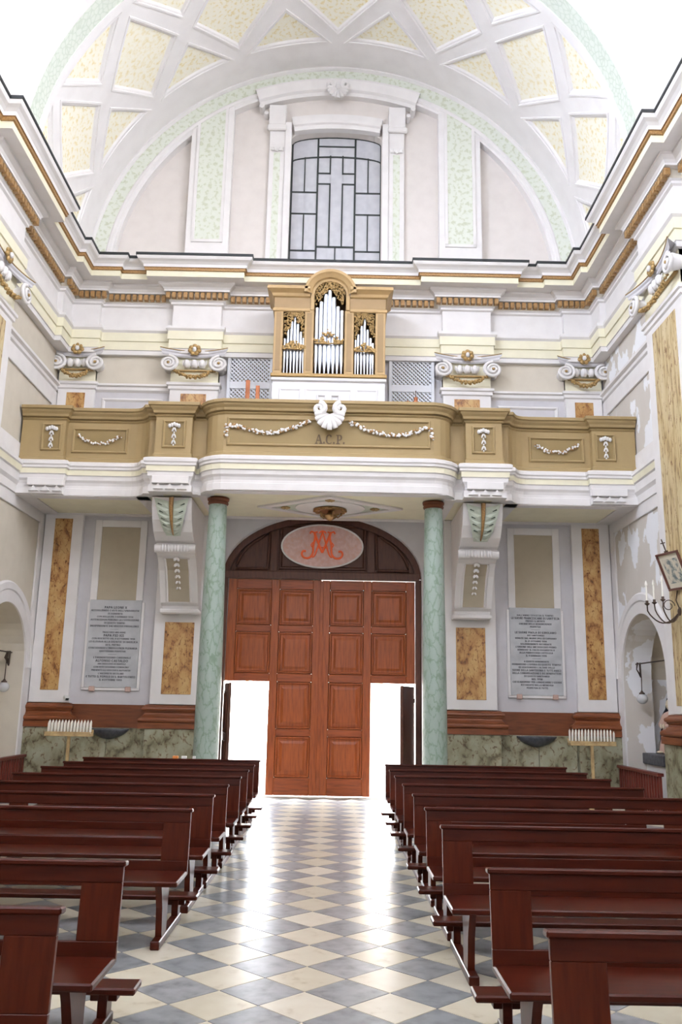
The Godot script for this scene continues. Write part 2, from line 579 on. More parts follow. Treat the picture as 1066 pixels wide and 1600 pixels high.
func entrance_wall() -> void:
	var w := struct("wall_back")
	var b := B.new()
	var p := PackedVector2Array([Vector2(-6.6, -0.3), Vector2(DX - 1.89, -0.3), Vector2(DX - 1.89, 4.0)])
	p.append_array(arc2(Vector2(DX, 4.0), 1.89, 1.2, 179.0, 1.0, 30))
	p.append_array(PackedVector2Array([Vector2(DX + 1.89, 4.0), Vector2(DX + 1.89, -0.3), Vector2(6.6, -0.3), Vector2(6.6, 6.75), Vector2(-6.6, 6.75)]))
	b.prism(p, -0.6, 0.0)
	# above the gallery floor, with the two openings behind the lattice grilles
	for q in [[-6.6, -2.0, 6.75, 10.2], [-1.2, 1.2, 6.75, 10.2], [2.0, 6.6, 6.75, 10.2], [-2.0, -1.2, 9.0, 10.2], [1.2, 2.0, 9.0, 10.2]]:
		b.span(Vector3(q[0], q[2], -0.6), Vector3(q[1], q[3], 0.0))
	obj("wall_face", b, M.lilac_wall, w)
	# closed loft chamber behind the grilles
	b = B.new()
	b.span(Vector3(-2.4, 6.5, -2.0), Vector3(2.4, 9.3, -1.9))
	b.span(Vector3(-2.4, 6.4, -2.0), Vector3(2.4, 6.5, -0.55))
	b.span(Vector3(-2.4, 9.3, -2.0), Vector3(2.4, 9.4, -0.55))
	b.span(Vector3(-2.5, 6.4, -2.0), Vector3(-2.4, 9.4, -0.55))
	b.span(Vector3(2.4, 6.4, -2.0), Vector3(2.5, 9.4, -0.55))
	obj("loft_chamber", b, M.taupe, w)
	# beige field between the pilasters above the gallery, with its string moulding
	for s: float in [-1.0, 1.0]:
		b = B.new()
		b.span(Vector3(s * 3.13, 7.74, 0.0), Vector3(s * 4.66, 8.36, 0.03))
		obj("beige_field", b, M.beige, w)
		b = B.new()
		b.sweep([Vector2(-4.66, 0.0), Vector2(-3.13, 0.0)] if s < 0 else [Vector2(3.13, 0.0), Vector2(4.66, 0.0)], [Vector2(0, 7.58), Vector2(0.05, 7.62), Vector2(0.05, 7.68), Vector2(0.09, 7.7), Vector2(0.09, 7.74), Vector2(0, 7.76)])
		b.frame(minf(s * 3.3, s * 4.5), 6.8, maxf(s * 3.3, s * 4.5), 7.46, 0.0, 0.07, 0.03)
		obj("string_moulding", b, M.stucco, w)
	# tall framed panels above the plaques
	for s: float in [-1.0, 1.0]:
		var x0 := minf(s * 3.55, s * 4.28)
		var x1 := maxf(s * 3.55, s * 4.28)
		b = B.new()
		b.span(Vector3(x0 - 0.13, 3.3, 0.0), Vector3(x0, 5.0, 0.03), 0.008)
		b.span(Vector3(x1, 3.3, 0.0), Vector3(x1 + 0.13, 5.0, 0.03), 0.008)
		b.span(Vector3(x0, 4.87, 0.0), Vector3(x1, 5.0, 0.03), 0.008)
		obj("panel_frame", b, M.stucco, w)
		b = B.new()
		b.span(Vector3(x0, 3.3, 0.0), Vector3(x1, 4.87, 0.008))
		obj("painted_panel", b, M.taupe, w)
	# dado: painted wood band over green marble slabs
	for s: float in [-1.0, 1.0]:
		var edges := [1.975 - s * DX, 2.16, 3.2, 3.9, 4.6, 5.4]
		if s > 0:
			edges[0] = 1.805
		else:
			edges[0] = 1.975
		for k in 5:
			var x0 := minf(s * edges[k], s * edges[k + 1])
			var x1 := maxf(s * edges[k], s * edges[k + 1])
			var proud: float = [0.05, 0.2, 0.05, 0.05, 0.17][k]
			b = B.new()
			b.span(Vector3(x0 + 0.003, 0.0, 0.0), Vector3(x1 - 0.003, 1.17, proud), 0.006)
			obj("marble_slab", b, M.marble_green, w)
			b = B.new()
			b.span(Vector3(x0, 1.172, 0.0), Vector3(x1, 1.58, [0.045, 0.11, 0.045, 0.045, 0.09][k]))
			obj("wood_band", b, M.dado_wood, w)
		for r in [[2.16, 3.2, 0.1], [4.6, 5.4, 0.08]]:
			b = B.new()
			var a0: float = r[0]
			var a1: float = r[1]
			var plan := [Vector2(-a1, 0.0), Vector2(-a1, r[2]), Vector2(-a0, r[2]), Vector2(-a0, 0.0)] if s < 0 else [Vector2(a0, 0.0), Vector2(a0, r[2]), Vector2(a1, r[2]), Vector2(a1, 0.0)]
			b.sweep(plan, base_profile(0.08))
			obj("base_moulding", b, M.dado_wood_light, w)

func base_profile(k: float) -> Array:
	var p := [Vector2(k, 1.172), Vector2(k + 0.04, 1.175), Vector2(k + 0.04, 1.275)]
	for i in 7:
		var a := -PI / 2 + PI * i / 6
		p.append(Vector2(k + 0.01 + 0.04 * cos(a), 1.325 + 0.045 * sin(a)))
	p.append_array([Vector2(k - 0.01, 1.38), Vector2(k - 0.045, 1.42), Vector2(k - 0.05, 1.45), Vector2(k - 0.03, 1.47)])
	for i in 5:
		var a := -PI / 2 + PI * i / 4
		p.append(Vector2(k - 0.03 + 0.03 * cos(a), 1.52 + 0.035 * sin(a)))
	p.append_array([Vector2(k - 0.05, 1.57), Vector2(k - 0.06, 1.59), Vector2(-0.05, 1.6)])
	return p

func side_walls() -> void:
	for s: float in [-1.0, 1.0]:
		var w := struct("wall_left" if s < 0 else "wall_right")
		# drawn in (z, y) and stood up against x
		var up := Transform3D(Basis(Vector3(0, 0, 1), Vector3(0, 1, 0), Vector3(-1, 0, 0)), Vector3.ZERO)   # local x -> z, local z -> -x
		var b := B.new()
		b.xf = up
		var p := PackedVector2Array([Vector2(-0.6, -0.3), Vector2(0.36, -0.3), Vector2(0.36, 2.2)])
		p.append_array(arc2(Vector2(1.4, 2.2), 1.04, 1.06, 179.0, 1.0, 24))
		p.append_array(PackedVector2Array([Vector2(2.44, 2.2), Vector2(2.44, -0.3), Vector2(26.6, -0.3), Vector2(26.6, 10.2), Vector2(-0.6, 10.2)]))
		b.prism(p, -s * WX, -s * (WX + 0.5)) if s > 0 else b.prism(p, WX, WX + 0.5)
		obj("wall_face", b, M.patched if s > 0 else M.beige, w)
		# recess behind the arched opening
		b = B.new()
		b.xf = up
		b.arch(Vector2(1.4, 2.2), 1.25, 1.27, 0.0, 180.0, [Vector2(0, -s * (WX + 0.45)), Vector2(0, -s * (WX + 1.3))], 20)
		obj("niche_vault", b, M.beige, w)
		b = B.new()
		b.span(Vector3(s * (WX + 1.3), -0.1, 0.0), Vector3(s * (WX + 1.5), 3.7, 2.9))
		b.span(Vector3(s * (WX + 0.45), -0.1, 0.02), Vector3(s * (WX + 1.35), 2.25, 0.15))
		b.span(Vector3(s * (WX + 0.45), -0.1, 2.65), Vector3(s * (WX + 1.35), 2.25, 2.85))
		obj("niche_wall", b, M.patched, w)
		# archivolt
		b = B.new()
		b.xf = up
		var z0 := -s * WX
		var o := -s * -1.0
		b.arch(Vector2(1.4, 2.2), 1.04, 1.06, 0.0, 180.0, [Vector2(0, z0), Vector2(0, z0 + o * 0.03), Vector2(0.2, z0 + o * 0.03), Vector2(0.22, z0 + o * 0.05), Vector2(0.33, z0 + o * 0.05), Vector2(0.36, z0 + o * 0.02), Vector2(0.36, z0)], 32)
		for zz in [[0.02, 0.36], [2.44, 2.8]]:
			b.span(Vector3(zz[0], 0.0, z0 if o > 0 else z0 - 0.03), Vector3(zz[1], 2.2, z0 + 0.03 if o > 0 else z0))
		obj("archivolt", b, M.stucco, w)
		# white frames on the wall: corner strip, strip by the pilaster, panel frames
		b = B.new()
		var face := func(za: float, zb: float, ya: float, yb: float, t: float) -> void:
			b.span(Vector3(minf(s * WX, s * (WX - t)), ya, za), Vector3(maxf(s * WX, s * (WX - t)), yb, zb), 0.006)
		face.call(0.02, 0.3, 2.2, 5.1, 0.035)
		face.call(2.72, 3.1, 2.2, 8.3, 0.035)
		face.call(0.3, 2.72, 4.88, 5.1, 0.035)
		face.call(0.02, 0.3, 5.7, 7.53, 0.035)
		face.call(0.3, 2.72, 7.22, 7.53, 0.035)
		face.call(0.3, 2.72, 5.7, 6.0, 0.035)
		face.call(4.55, 26.0, 7.0, 7.53, 0.035)
		face.call(4.55, 26.0, 4.7, 5.1, 0.035)
		obj("panel_frame", b, M.stucco, w)
		# string courses along the wall
		b = B.new()
		var plan := [Vector2(-WX, 26.0), Vector2(-WX, 0.1)] if s < 0 else [Vector2(WX, 0.1), Vector2(WX, 26.0)]
		b.sweep(plan, [Vector2(0, 7.53), Vector2(0.05, 7.57), Vector2(0.05, 7.63), Vector2(0.1, 7.66), Vector2(0.1, 7.71), Vector2(0, 7.74)])
		b.sweep(plan, [Vector2(0, 5.08), Vector2(0.06, 5.1), Vector2(0.06, 5.24), Vector2(0.1, 5.3), Vector2(0.1, 5.44), Vector2(0.13, 5.46)])
		b.sweep(plan, [Vector2(0.15, 5.56), Vector2(0.17, 5.58), Vector2(0.17, 5.64), Vector2(0, 5.7)])
		obj("string_course", b, M.stucco, w)
		b = B.new()
		b.sweep(plan, [Vector2(0.13, 5.46), Vector2(0.15, 5.56)])
		obj("string_band", b, M.cream, w)
		# dado of the wall beyond the pilaster
		b = B.new()
		b.span(Vector3(s * WX, 0, 4.7), Vector3(s * (WX - 0.05), 1.17, 26.0))
		obj("marble_slab", b, M.marble_green, w)
		b = B.new()
		b.span(Vector3(s * WX, 1.172, 4.7), Vector3(s * (WX - 0.04), 1.58, 26.0))
		obj("wood_band", b, M.dado_wood, w)
	# the far end of the nave, behind the camera, with its tall window
	var f := struct("wall_front")
	var b2 := B.new()
	b2.span(Vector3(-6.6, -0.3, 26.0), Vector3(-2.3, 16.0, 26.5))
	b2.span(Vector3(2.3, -0.3, 26.0), Vector3(6.6, 16.0, 26.5))
	b2.span(Vector3(-2.3, -0.3, 26.0), Vector3(2.3, 3.6, 26.5))
	b2.span(Vector3(-2.3, 10.8, 26.0), Vector3(2.3, 16.0, 26.5))
	obj("wall_face", b2, M.stucco, f)

# ---------------------------------------------------------------- entablature
func entablature() -> void:
	var half := [Vector2(-5.3, 26.0), Vector2(-5.3, 4.6), Vector2(-5.12, 4.6), Vector2(-5.12, 3.05), Vector2(-5.3, 3.05), Vector2(-5.3, 0.75), Vector2(-5.18, 0.75), Vector2(-5.18, 0.22), Vector2(-4.62, 0.22), Vector2(-4.62, 0.1), Vector2(-3.16, 0.1), Vector2(-3.16, 0.25), Vector2(-2.2, 0.25), Vector2(-2.2, 0.1)]
	var plan := half.duplicate()
	for k in range(half.size() - 1, -1, -1):
		plan.append(Vector2(-half[k].x, half[k].y))
	var pieces := [
		["architrave_fillet", "stucco", [Vector2(-0.3, 8.33), Vector2(0.02, 8.33), Vector2(0.02, 8.42), Vector2(0.04, 8.425)]],
		["architrave_band", "cream", [Vector2(0.04, 8.425), Vector2(0.04, 8.6), Vector2(0.065, 8.605), Vector2(0.065, 8.78)]],
		["architrave_moulding", "stucco", [Vector2(0.065, 8.78), Vector2(0.10, 8.82), Vector2(0.10, 8.88), Vector2(0.0, 8.9)]],
		["frieze", "stucco", [Vector2(0.0, 8.9), Vector2(0.0, 9.34), Vector2(0.04, 9.36), Vector2(0.04, 9.4), Vector2(0.08, 9.42)]],
		["dentil_band", "beige", [Vector2(0.08, 9.42), Vector2(0.08, 9.57)]],
		["bed_moulding", "stucco", [Vector2(0.08, 9.57), Vector2(0.17, 9.575), Vector2(0.17, 9.61), Vector2(0.2, 9.65), Vector2(0.27, 9.69), Vector2(0.27, 9.73), Vector2(0.47, 9.73)]],
		["corona", "cream", [Vector2(0.47, 9.73), Vector2(0.47, 9.845)]],
		["gold_line", "gold_paint", [Vector2(0.47, 9.845), Vector2(0.5, 9.85), Vector2(0.5, 9.9), Vector2(0.52, 9.905)]],
		["cyma", "stucco", [Vector2(0.52, 9.905), Vector2(0.53, 9.96), Vector2(0.57, 10.0), Vector2(0.62, 10.03), Vector2(0.64, 10.07), Vector2(0.64, 10.09)]],
		["edging", "black_trim", [Vector2(0.64, 10.09), Vector2(0.655, 10.09), Vector2(0.655, 10.14), Vector2(0.6, 10.145)]],
		["top_ledge", "stucco", [Vector2(0.6, 10.125), Vector2(-0.6, 10.125)]]]
	var ends := [0, 7, 20, 27]
	var block := B.new()
	block.box(Vector3(0, 0, 0), Vector3(0.078, 0.115, 0.09), 0.006)
	var dm := block.mesh()
	for part in 3:
		var t := struct("trim_%d" % (part + 1))
		for q in pieces:
			var b := B.new()
			b.sweep(plan, q[2], ends[part], ends[part + 1])
			obj(q[0], b, M[q[1]], t)
		for j in range(ends[part], ends[part + 1]):
			var a: Vector2 = plan[j]
			var c: Vector2 = plan[j + 1]
			var d := (c - a).normalized()
			var nn := Vector2(-d.y, d.x)
			var len := a.distance_to(c)
			if len < 0.2:
				continue
			# the run at the face of the dentils: longer at corners that stand out, shorter in corners that turn in
			var e0 := 0.0
			var e1 := 0.0
			if j > 0:
				var dp: Vector2 = (a - plan[j - 1]).normalized()
				e0 = -dp.cross(d) * 0.15
			if j < plan.size() - 2:
				var dn: Vector2 = (plan[j + 2] - c).normalized()
				e1 = -d.cross(dn) * 0.15
			var run := len + e0 + e1
			var n := int(round(run / 0.118))
			for k in n:
				var q := a + d * (-e0 + (k + 0.5) * run / n) + nn * 0.12
				if q.y > 9.0:
					continue
				var o := obj("dentil", dm, M.gold_paint, t)
				o.position = Vector3(q.x, 9.5, q.y)
				o.rotation.y = atan2(nn.x, nn.y)

# ---------------------------------------------------------------- vault
func vp(deg: float, z: float, r := VR) -> Vector3:
	var a := deg_to_rad(deg)
	return Vector3(r * sin(a), VY + r * cos(a), z)

func shell(b: B, a0: float, a1: float, z0: float, z1: float, r: float, steps: int, zs := 1) -> void:
	var rows := []
	for i in zs + 1:
		var row := PackedVector3Array()
		for j in steps + 1:
			row.append(vp(lerpf(a0, a1, float(j) / steps), lerpf(z0, z1, float(i) / zs), r))
		rows.append(row)
	rows.reverse()
	b.grid(rows, true)

func vault() -> void:
	var c := struct("ceiling")
	var b := B.new()
	# outer skin, with gaps where the nave windows are let in
	shell(b, -98, 98, -0.6, 6.6, VR + 0.3, 60)
	shell(b, -44, 44, 6.6, 26.5, VR + 0.3, 40)
	obj("roof_shell", b, M.ceiling_white, c)
	b = B.new()
	shell(b, -90, 90, 4.25, 6.6, VR, 60)
	shell(b, -46, 46, 6.6, 26.2, VR, 40)
	for s: float in [-1.0, 1.0]:
		for zz in [[6.6, 7.0], [9.8, 12.5], [15.3, 18.0], [20.8, 26.2]]:
			shell(b, minf(s * 46, s * 90), maxf(s * 46, s * 90), zz[0], zz[1], VR, 14)
		for zz in [[7.0, 9.8], [12.5, 15.3], [18.0, 20.8]]:
			shell(b, minf(s * 76, s * 90), maxf(s * 76, s * 90), zz[0], zz[1], VR, 6)
	obj("plain_vault", b, M.ceiling_white, c)
	# transverse arch with its painted scale band
	b = B.new()
	b.arch(Vector2(0, VY), VR, VR, -2.0, 182.0, [Vector2(0.01, 3.3), Vector2(-0.03, 3.31), Vector2(-0.03, 3.36), Vector2(-0.09, 3.38), Vector2(-0.09, 3.55)], 72)
	b.arch(Vector2(0, VY), VR, VR, -2.0, 182.0, [Vector2(-0.09, 3.97), Vector2(-0.09, 4.14), Vector2(-0.03, 4.16), Vector2(-0.03, 4.22), Vector2(0.02, 4.26)], 72)
	obj("transverse_arch", b, M.ceiling_white, c)
	b = B.new()
	b.arch(Vector2(0, VY), VR, VR, -2.0, 182.0, [Vector2(-0.09, 3.55), Vector2(-0.08, 3.56), Vector2(-0.08, 3.96), Vector2(-0.09, 3.97)], 72)
	obj("scale_band", b, M.scale_print, c)
	# coffers: diamonds on the middle line, triangles along both edges
	var shapes := []
	for k in range(-3, 4):
		var a := k * 23.4
		shapes.append([Vector2(a - 9.3, 2.02), Vector2(a, 1.02), Vector2(a + 9.3, 2.02), Vector2(a, 3.02)])
	for k in range(-4, 4):
		var a := (k + 0.5) * 23.4
		shapes.append([Vector2(a - 9.0, 0.8), Vector2(a + 9.0, 0.8), Vector2(a, 1.66)])
		shapes.append([Vector2(a + 9.0, 3.24), Vector2(a - 9.0, 3.24), Vector2(a, 2.38)])
	var ground := B.new()
	var na := 376
	var nz := 80
	for i in na:
		for j in nz:
			var a := lerpf(-94, 94, (i + 0.5) / na)
			var z := lerpf(0.0, 3.4, (j + 0.5) / nz)
			var inside := false
			for s in shapes:
				if absf(a - s[2].x) < 20 and Geometry2D.is_point_in_polygon(Vector2(a, z), PackedVector2Array(s)):
					inside = true
					break
			if inside:
				continue
			var a0 := lerpf(-94, 94, float(i) / na)
			var a1 := lerpf(-94, 94, float(i + 1) / na)
			var z0 := lerpf(0.0, 3.4, float(j) / nz)
			var z1 := lerpf(0.0, 3.4, float(j + 1) / nz)
			var n0 := vp(a0, 0, -1) - Vector3(0, VY, 0)
			var n1 := vp(a1, 0, -1) - Vector3(0, VY, 0)
			ground.put(vp(a0, z0), vp(a1, z1), vp(a0, z1), n0, n1, n0)
			ground.put(vp(a0, z0), vp(a1, z0), vp(a1, z1), n0, n1, n1)
	obj("vault_bands", ground, M.ceiling_white, c)
	for s in shapes:
		# panel, a little above the bands; its border slopes down to them
		var field := B.new()
		var border := B.new()
		var n: int = s.size()
		var per := VR * PI / 180.0
		var flat := PackedVector2Array()
		for q: Vector2 in s:
			flat.append(Vector2(q.x * per, q.y))
		if Geometry2D.is_polygon_clockwise(flat):
			flat.reverse()
		var mid := Vector2.ZERO
		for q in flat:
			mid += q / n
		# the outline moved inwards by d, each side cut into eight
		var moved := func(d: float) -> Array:
			var out := []
			var pts := PackedVector2Array()
			for i in n:
				var d0 := (flat[i] - flat[(i + n - 1) % n]).normalized()
				var d1 := (flat[(i + 1) % n] - flat[i]).normalized()
				var n0 := Vector2(-d0.y, d0.x)
				var n1 := Vector2(-d1.y, d1.x)
				if n0.dot(mid - flat[i]) < 0:
					n0 = -n0
				if n1.dot(mid - flat[i]) < 0:
					n1 = -n1
				pts.append(flat[i] + (n0 + n1) / (1.0 + n0.dot(n1)) * d)
			for i in n:
				for j in 8:
					out.append(pts[i].lerp(pts[(i + 1) % n], j / 8.0))
			out.append(out[0])
			return out
		var rings := []
		for step in [[-0.05, 0.0], [-0.045, -0.018], [-0.01, -0.018], [0.0, 0.005], [0.03, 0.012], [0.05, 0.035], [0.065, 0.05]]:
			var row := PackedVector3Array()
			for q: Vector2 in moved.call(step[0]):
				row.append(vp(q.x / per, q.y, VR + step[1]))
			rings.append(row)
		border.grid(rings, false)
		rings = []
		var edge: Array = moved.call(0.06)
		for t: float in [0.0, 0.25, 0.5, 0.75, 1.0]:
			var row := PackedVector3Array()
			for e: Vector2 in edge:
				var q := e.lerp(mid, t)
				row.append(vp(q.x / per, q.y, VR + 0.045))
			rings.append(row)
		field.grid(rings, false)
		var o := obj("coffer_panel", field, M.coffer_print, c)
		obj("coffer_frame", border, M.ceiling_white, o)

# ---------------------------------------------------------------- lunette
func lunette() -> void:
	var w := struct("wall_lunette")
	var b := B.new()
	var p := PackedVector2Array([Vector2(-6.6, 10.1), Vector2(-0.96, 10.1), Vector2(-0.96, 13.5)])
	p.append_array(arc2(Vector2(0.02, 13.5), 0.96, 0.2, 178.0, 2.0, 12))
	p.append_array(PackedVector2Array([Vector2(0.98, 13.5), Vector2(0.98, 10.1), Vector2(6.6, 10.1), Vector2(6.6, 15.8), Vector2(-6.6, 15.8)]))
	b.prism(p, -0.6, -0.2)
	obj("wall_face", b, M.pinkish, w)
	# archivolt round the lunette: white step, green painted band, white inner step
	b = B.new()
	b.arch(Vector2(0, VY), VR, VR, 0.0, 180.0, [Vector2(0.05, 0.06), Vector2(-0.03, 0.06), Vector2(-0.05, 0.03), Vector2(-0.06, 0.0)], 64)
	b.arch(Vector2(0, VY), VR, VR, 0.0, 180.0, [Vector2(-0.33, 0.0), Vector2(-0.36, 0.02), Vector2(-0.42, 0.02), Vector2(-0.45, -0.03), Vector2(-0.5, -0.03), Vector2(-0.5, -0.21)], 64)
	obj("archivolt", b, M.stucco, w)
	b = B.new()
	b.arch(Vector2(0, VY), VR, VR, 0.0, 180.0, [Vector2(-0.06, 0.0), Vector2(-0.33, 0.0)], 64)
	obj("green_band", b, M.green_print, w)
	for s: float in [-1.0, 1.0]:
		b = B.new()
		var top := func(x: float) -> float: return VY + sqrt(4.62 * 4.62 - x * x)
		var poly := PackedVector2Array([Vector2(s * 2.18, 10.1), Vector2(s * 3.06, 10.1), Vector2(s * 3.06, top.call(3.06)), Vector2(s * 2.6, top.call(2.6)), Vector2(s * 2.18, top.call(2.18))])
		b.prism(poly, -0.22, 0.0)
		obj("lunette_strip", b, M.stucco, w)
		b = B.new()
		poly = PackedVector2Array([Vector2(s * 2.36, 10.95), Vector2(s * 2.88, 10.95), Vector2(s * 2.88, top.call(2.88) + 0.02), Vector2(s * 2.6, top.call(2.6) + 0.03), Vector2(s * 2.36, top.call(2.36) + 0.04)])
		b.prism(poly, -0.01, 0.012)
		obj("green_panel", b, M.green_print, w)
		b = B.new()
		for x: float in [2.3, 2.88]:
			b.span(Vector3(s * x, 10.9, 0.0), Vector3(s * (x + 0.06), top.call(x) + 0.03, 0.03))
		b.span(Vector3(s * 2.3, 10.89, 0.0), Vector3(s * 2.94, 10.95, 0.03))
		obj("panel_moulding", b, M.stucco, w)

func front_window() -> void:
	var w := struct("window_1")
	var cx := 0.02
	var b := B.new()
	# surround: two flat shafts, lintel, arched hood
	for s: float in [-1.0, 1.0]:
		b.span(Vector3(cx + s * 0.97, 10.1, -0.2), Vector3(cx + s * 1.1, 13.8, -0.06))
		b.span(Vector3(cx + s * 1.1, 10.1, -0.2), Vector3(cx + s * 1.44, 14.15, -0.1), 0.01)
		b.span(Vector3(cx + s * 1.14, 13.12, -0.1), Vector3(cx + s * 1.4, 13.2, -0.05), 0.01)
		b.span(Vector3(cx + s * 1.08, 13.6, -0.1), Vector3(cx + s * 1.5, 13.72, -0.02), 0.02)
		b.span(Vector3(cx + s * 1.1, 13.72, -0.1), Vector3(cx + s * 1.46, 14.2, -0.03), 0.01)
		b.tube([Vector3(cx + s * 1.62, 14.12, -0.2), Vector3(cx + s * 1.62, 14.12, 0.04)], 0.055, 8)
		b.tube([Vector3(cx + s * 1.52, 13.98, -0.2), Vector3(cx + s * 1.52, 13.98, 0.0)], 0.045, 8)
	obj("surround", b, M.stucco, w)
	for s: float in [-1.0, 1.0]:
		b = B.new()
		b.span(Vector3(cx + s * 1.2, 10.1, -0.11), Vector3(cx + s * 1.34, 13.08, -0.09))
		obj("green_panel", b, M.green_print, w)
		b = B.new()
		for k in 5:
			var a := PI * (k + 0.5) / 5
			b.ball(Vector3(cx + s * 1.27 + 0.07 * cos(a), 13.19 - 0.06 * sin(a), -0.07), Vector3(0.03, 0.04, 0.03), 6, 4)
		obj("leaf_ornament", b, M.stucco, w)
	b = B.new()
	b.arch(Vector2(cx, 8.9), 4.85, 4.85, 101.0, 79.0, [Vector2(-0.08, -0.2), Vector2(-0.08, -0.06), Vector2(0.02, -0.06), Vector2(0.04, -0.02), Vector2(0.1, -0.02), Vector2(0.12, -0.1), Vector2(0.3, -0.1), Vector2(0.3, -0.2)], 16)
	obj("lintel", b, M.stucco, w)
	b = B.new()
	b.arch(Vector2(cx, 9.75), 4.75, 4.75, 110.5, 69.5, [Vector2(-0.02, -0.2), Vector2(-0.02, -0.06), Vector2(0.05, -0.04), Vector2(0.08, 0.02), Vector2(0.16, 0.06), Vector2(0.24, 0.1), Vector2(0.28, 0.1), Vector2(0.3, 0.06), Vector2(0.3, -0.2)], 24)
	obj("hood_moulding", b, M.stucco, w)
	b = B.new()
	shell_shape(b, Vector3(cx, 14.5, 0.02), 0.26)
	obj("shell_ornament", b, M.stucco, w)
	# sill
	b = B.new()
	b.span(Vector3(cx - 1.0, 10.1, -0.5), Vector3(cx + 1.0, 10.5, -0.2))
	obj("sill", b, M.stucco, w)
	# leaded glazing: bars and panes
	var zt := -0.42
	var X := func(u: float) -> float: return cx - 0.96 + 1.92 * u
	var Y := func(t: float) -> float: return 10.5 + 3.2 * t
	# rectangles of the panes as (u0, t0, u1, t1); the cross is one pane group of its own
	var panes := [[0, 0, 0.29, 0.15], [0.29, 0, 0.5, 0.18], [0.5, 0, 0.71, 0.18], [0.71, 0, 1, 0.15],
		[0, 0.15, 0.145, 0.42], [0.145, 0.15, 0.29, 0.42], [0.71, 0.15, 0.855, 0.42], [0.855, 0.15, 1, 0.42],
		[0, 0.42, 0.29, 0.58], [0.71, 0.42, 1, 0.58],
		[0, 0.58, 0.145, 0.83], [0.145, 0.58, 0.29, 0.83], [0.71, 0.58, 0.855, 0.83], [0.855, 0.58, 1, 0.83],
		[0.29, 0.18, 0.43, 0.645], [0.57, 0.18, 0.71, 0.645], [0.43, 0.18, 0.57, 0.85], [0.29, 0.645, 0.43, 0.725], [0.57, 0.645, 0.71, 0.725],
		[0.29, 0.725, 0.43, 0.85], [0.57, 0.725, 0.71, 0.85], [0, 0.83, 0.29, 1.0], [0.71, 0.83, 1, 1.0], [0.29, 0.85, 0.71, 0.925], [0.29, 0.925, 0.71, 1.02]]
	for q in panes:
		b = B.new()
		b.span(Vector3(X.call(q[0]) + 0.002, Y.call(q[1]) + 0.002, zt - 0.004), Vector3(X.call(q[2]) - 0.002, Y.call(q[3]) - 0.002, zt + 0.004))
		obj("pane", b, M.pane_grey, w)
	b = B.new()
	var bars := [[0.29, 0, 0.29, 1.0, 1.5], [0.71, 0, 0.71, 1.0, 1.5], [0, 0, 0, 0.95, 1.5], [1, 0, 1, 0.95, 1.5], [0.5, 0, 0.5, 0.18, 1], [0.29, 0.18, 0.71, 0.18, 1.5],
		[0, 0.15, 0.29, 0.15, 1.2], [0.71, 0.15, 1, 0.15, 1.2], [0.145, 0.15, 0.145, 0.42, 1], [0.855, 0.15, 0.855, 0.42, 1], [0, 0.42, 0.29, 0.42, 1.2], [0.71, 0.42, 1, 0.42, 1.2], [0, 0.58, 0.29, 0.58, 1.2], [0.71, 0.58, 1, 0.58, 1.2],
		[0.145, 0.58, 0.145, 0.84, 1], [0.855, 0.58, 0.855, 0.84, 1], [0.43, 0.18, 0.43, 0.645, 1.2], [0.57, 0.18, 0.57, 0.645, 1.2], [0.29, 0.645, 0.43, 0.645, 1.2], [0.57, 0.645, 0.71, 0.645, 1.2],
		[0.29, 0.725, 0.43, 0.725, 1.2], [0.57, 0.725, 0.71, 0.725, 1.2], [0.43, 0.725, 0.43, 0.855, 1.2], [0.57, 0.725, 0.57, 0.855, 1.2], [0.29, 0.93, 0.71, 0.93, 1]]
	for q in bars:
		var t: float = 0.013 * q[4]
		b.span(Vector3(X.call(q[0]) - t, Y.call(q[1]) - t, zt - 0.015), Vector3(X.call(q[2]) + t, Y.call(q[3]) + t, zt + 0.02))
	for h in [[13.08, 0.14], [13.5, 0.2]]:
		b.arch(Vector2(cx, h[0]), 0.96, h[1], 180.0, 0.0, [Vector2(-0.018, zt - 0.01), Vector2(-0.018, zt + 0.02), Vector2(0.018, zt + 0.02), Vector2(0.018, zt - 0.01)], 16)
	b.span(Vector3(cx - 0.97, 10.48, zt - 0.02), Vector3(cx + 0.97, 10.52, zt + 0.02))
	obj("leading", b, M.lead, w)
	# board behind the glass: the window is closed off from outside
	b = B.new()
	b.span(Vector3(cx - 1.1, 10.1, -0.62), Vector3(cx + 1.1, 13.9, -0.56))
	obj("blind", b, M.pane_grey, w)

# scallop shell: ribs fanning down from a hinge with two scrolls
func shell_shape(b: B, at: Vector3, r: float) -> void:
	for k in 9:
		var a := deg_to_rad(-90 + (k - 4) * 21.0)
		var l := r * (1.0 - 0.04 * absf(k - 4))
		var dir := Vector3(cos(a), sin(a), 0)
		var pts := []
		var rr := []
		for i in 6:
			var t := i / 5.0
			pts.append(at + Vector3(0, r * 0.25, 0) + dir * l * t + Vector3(0, 0, r * 0.3 * sin(t * 2.2)))
			rr.append(r * (0.04 + 0.18 * t) * (0.7 if i == 5 else 1.0))
		b.tube(pts, rr, 7)
	for s: float in [-1.0, 1.0]:
		var pts := []
		var rr := []
		for i in 18:
			var t := i / 17.0
			var a := t * TAU * 1.4
			var q := r * (0.32 * (1.0 - t) + 0.06)
			pts.append(at + Vector3(s * (r * 0.62 + q * sin(a) * -1.0 * s * s), r * 0.52 + q * cos(a), r * 0.25 + 0.05 * t * r))
			rr.append(r * (0.19 - 0.09 * t))
		b.tube(pts, rr, 7)

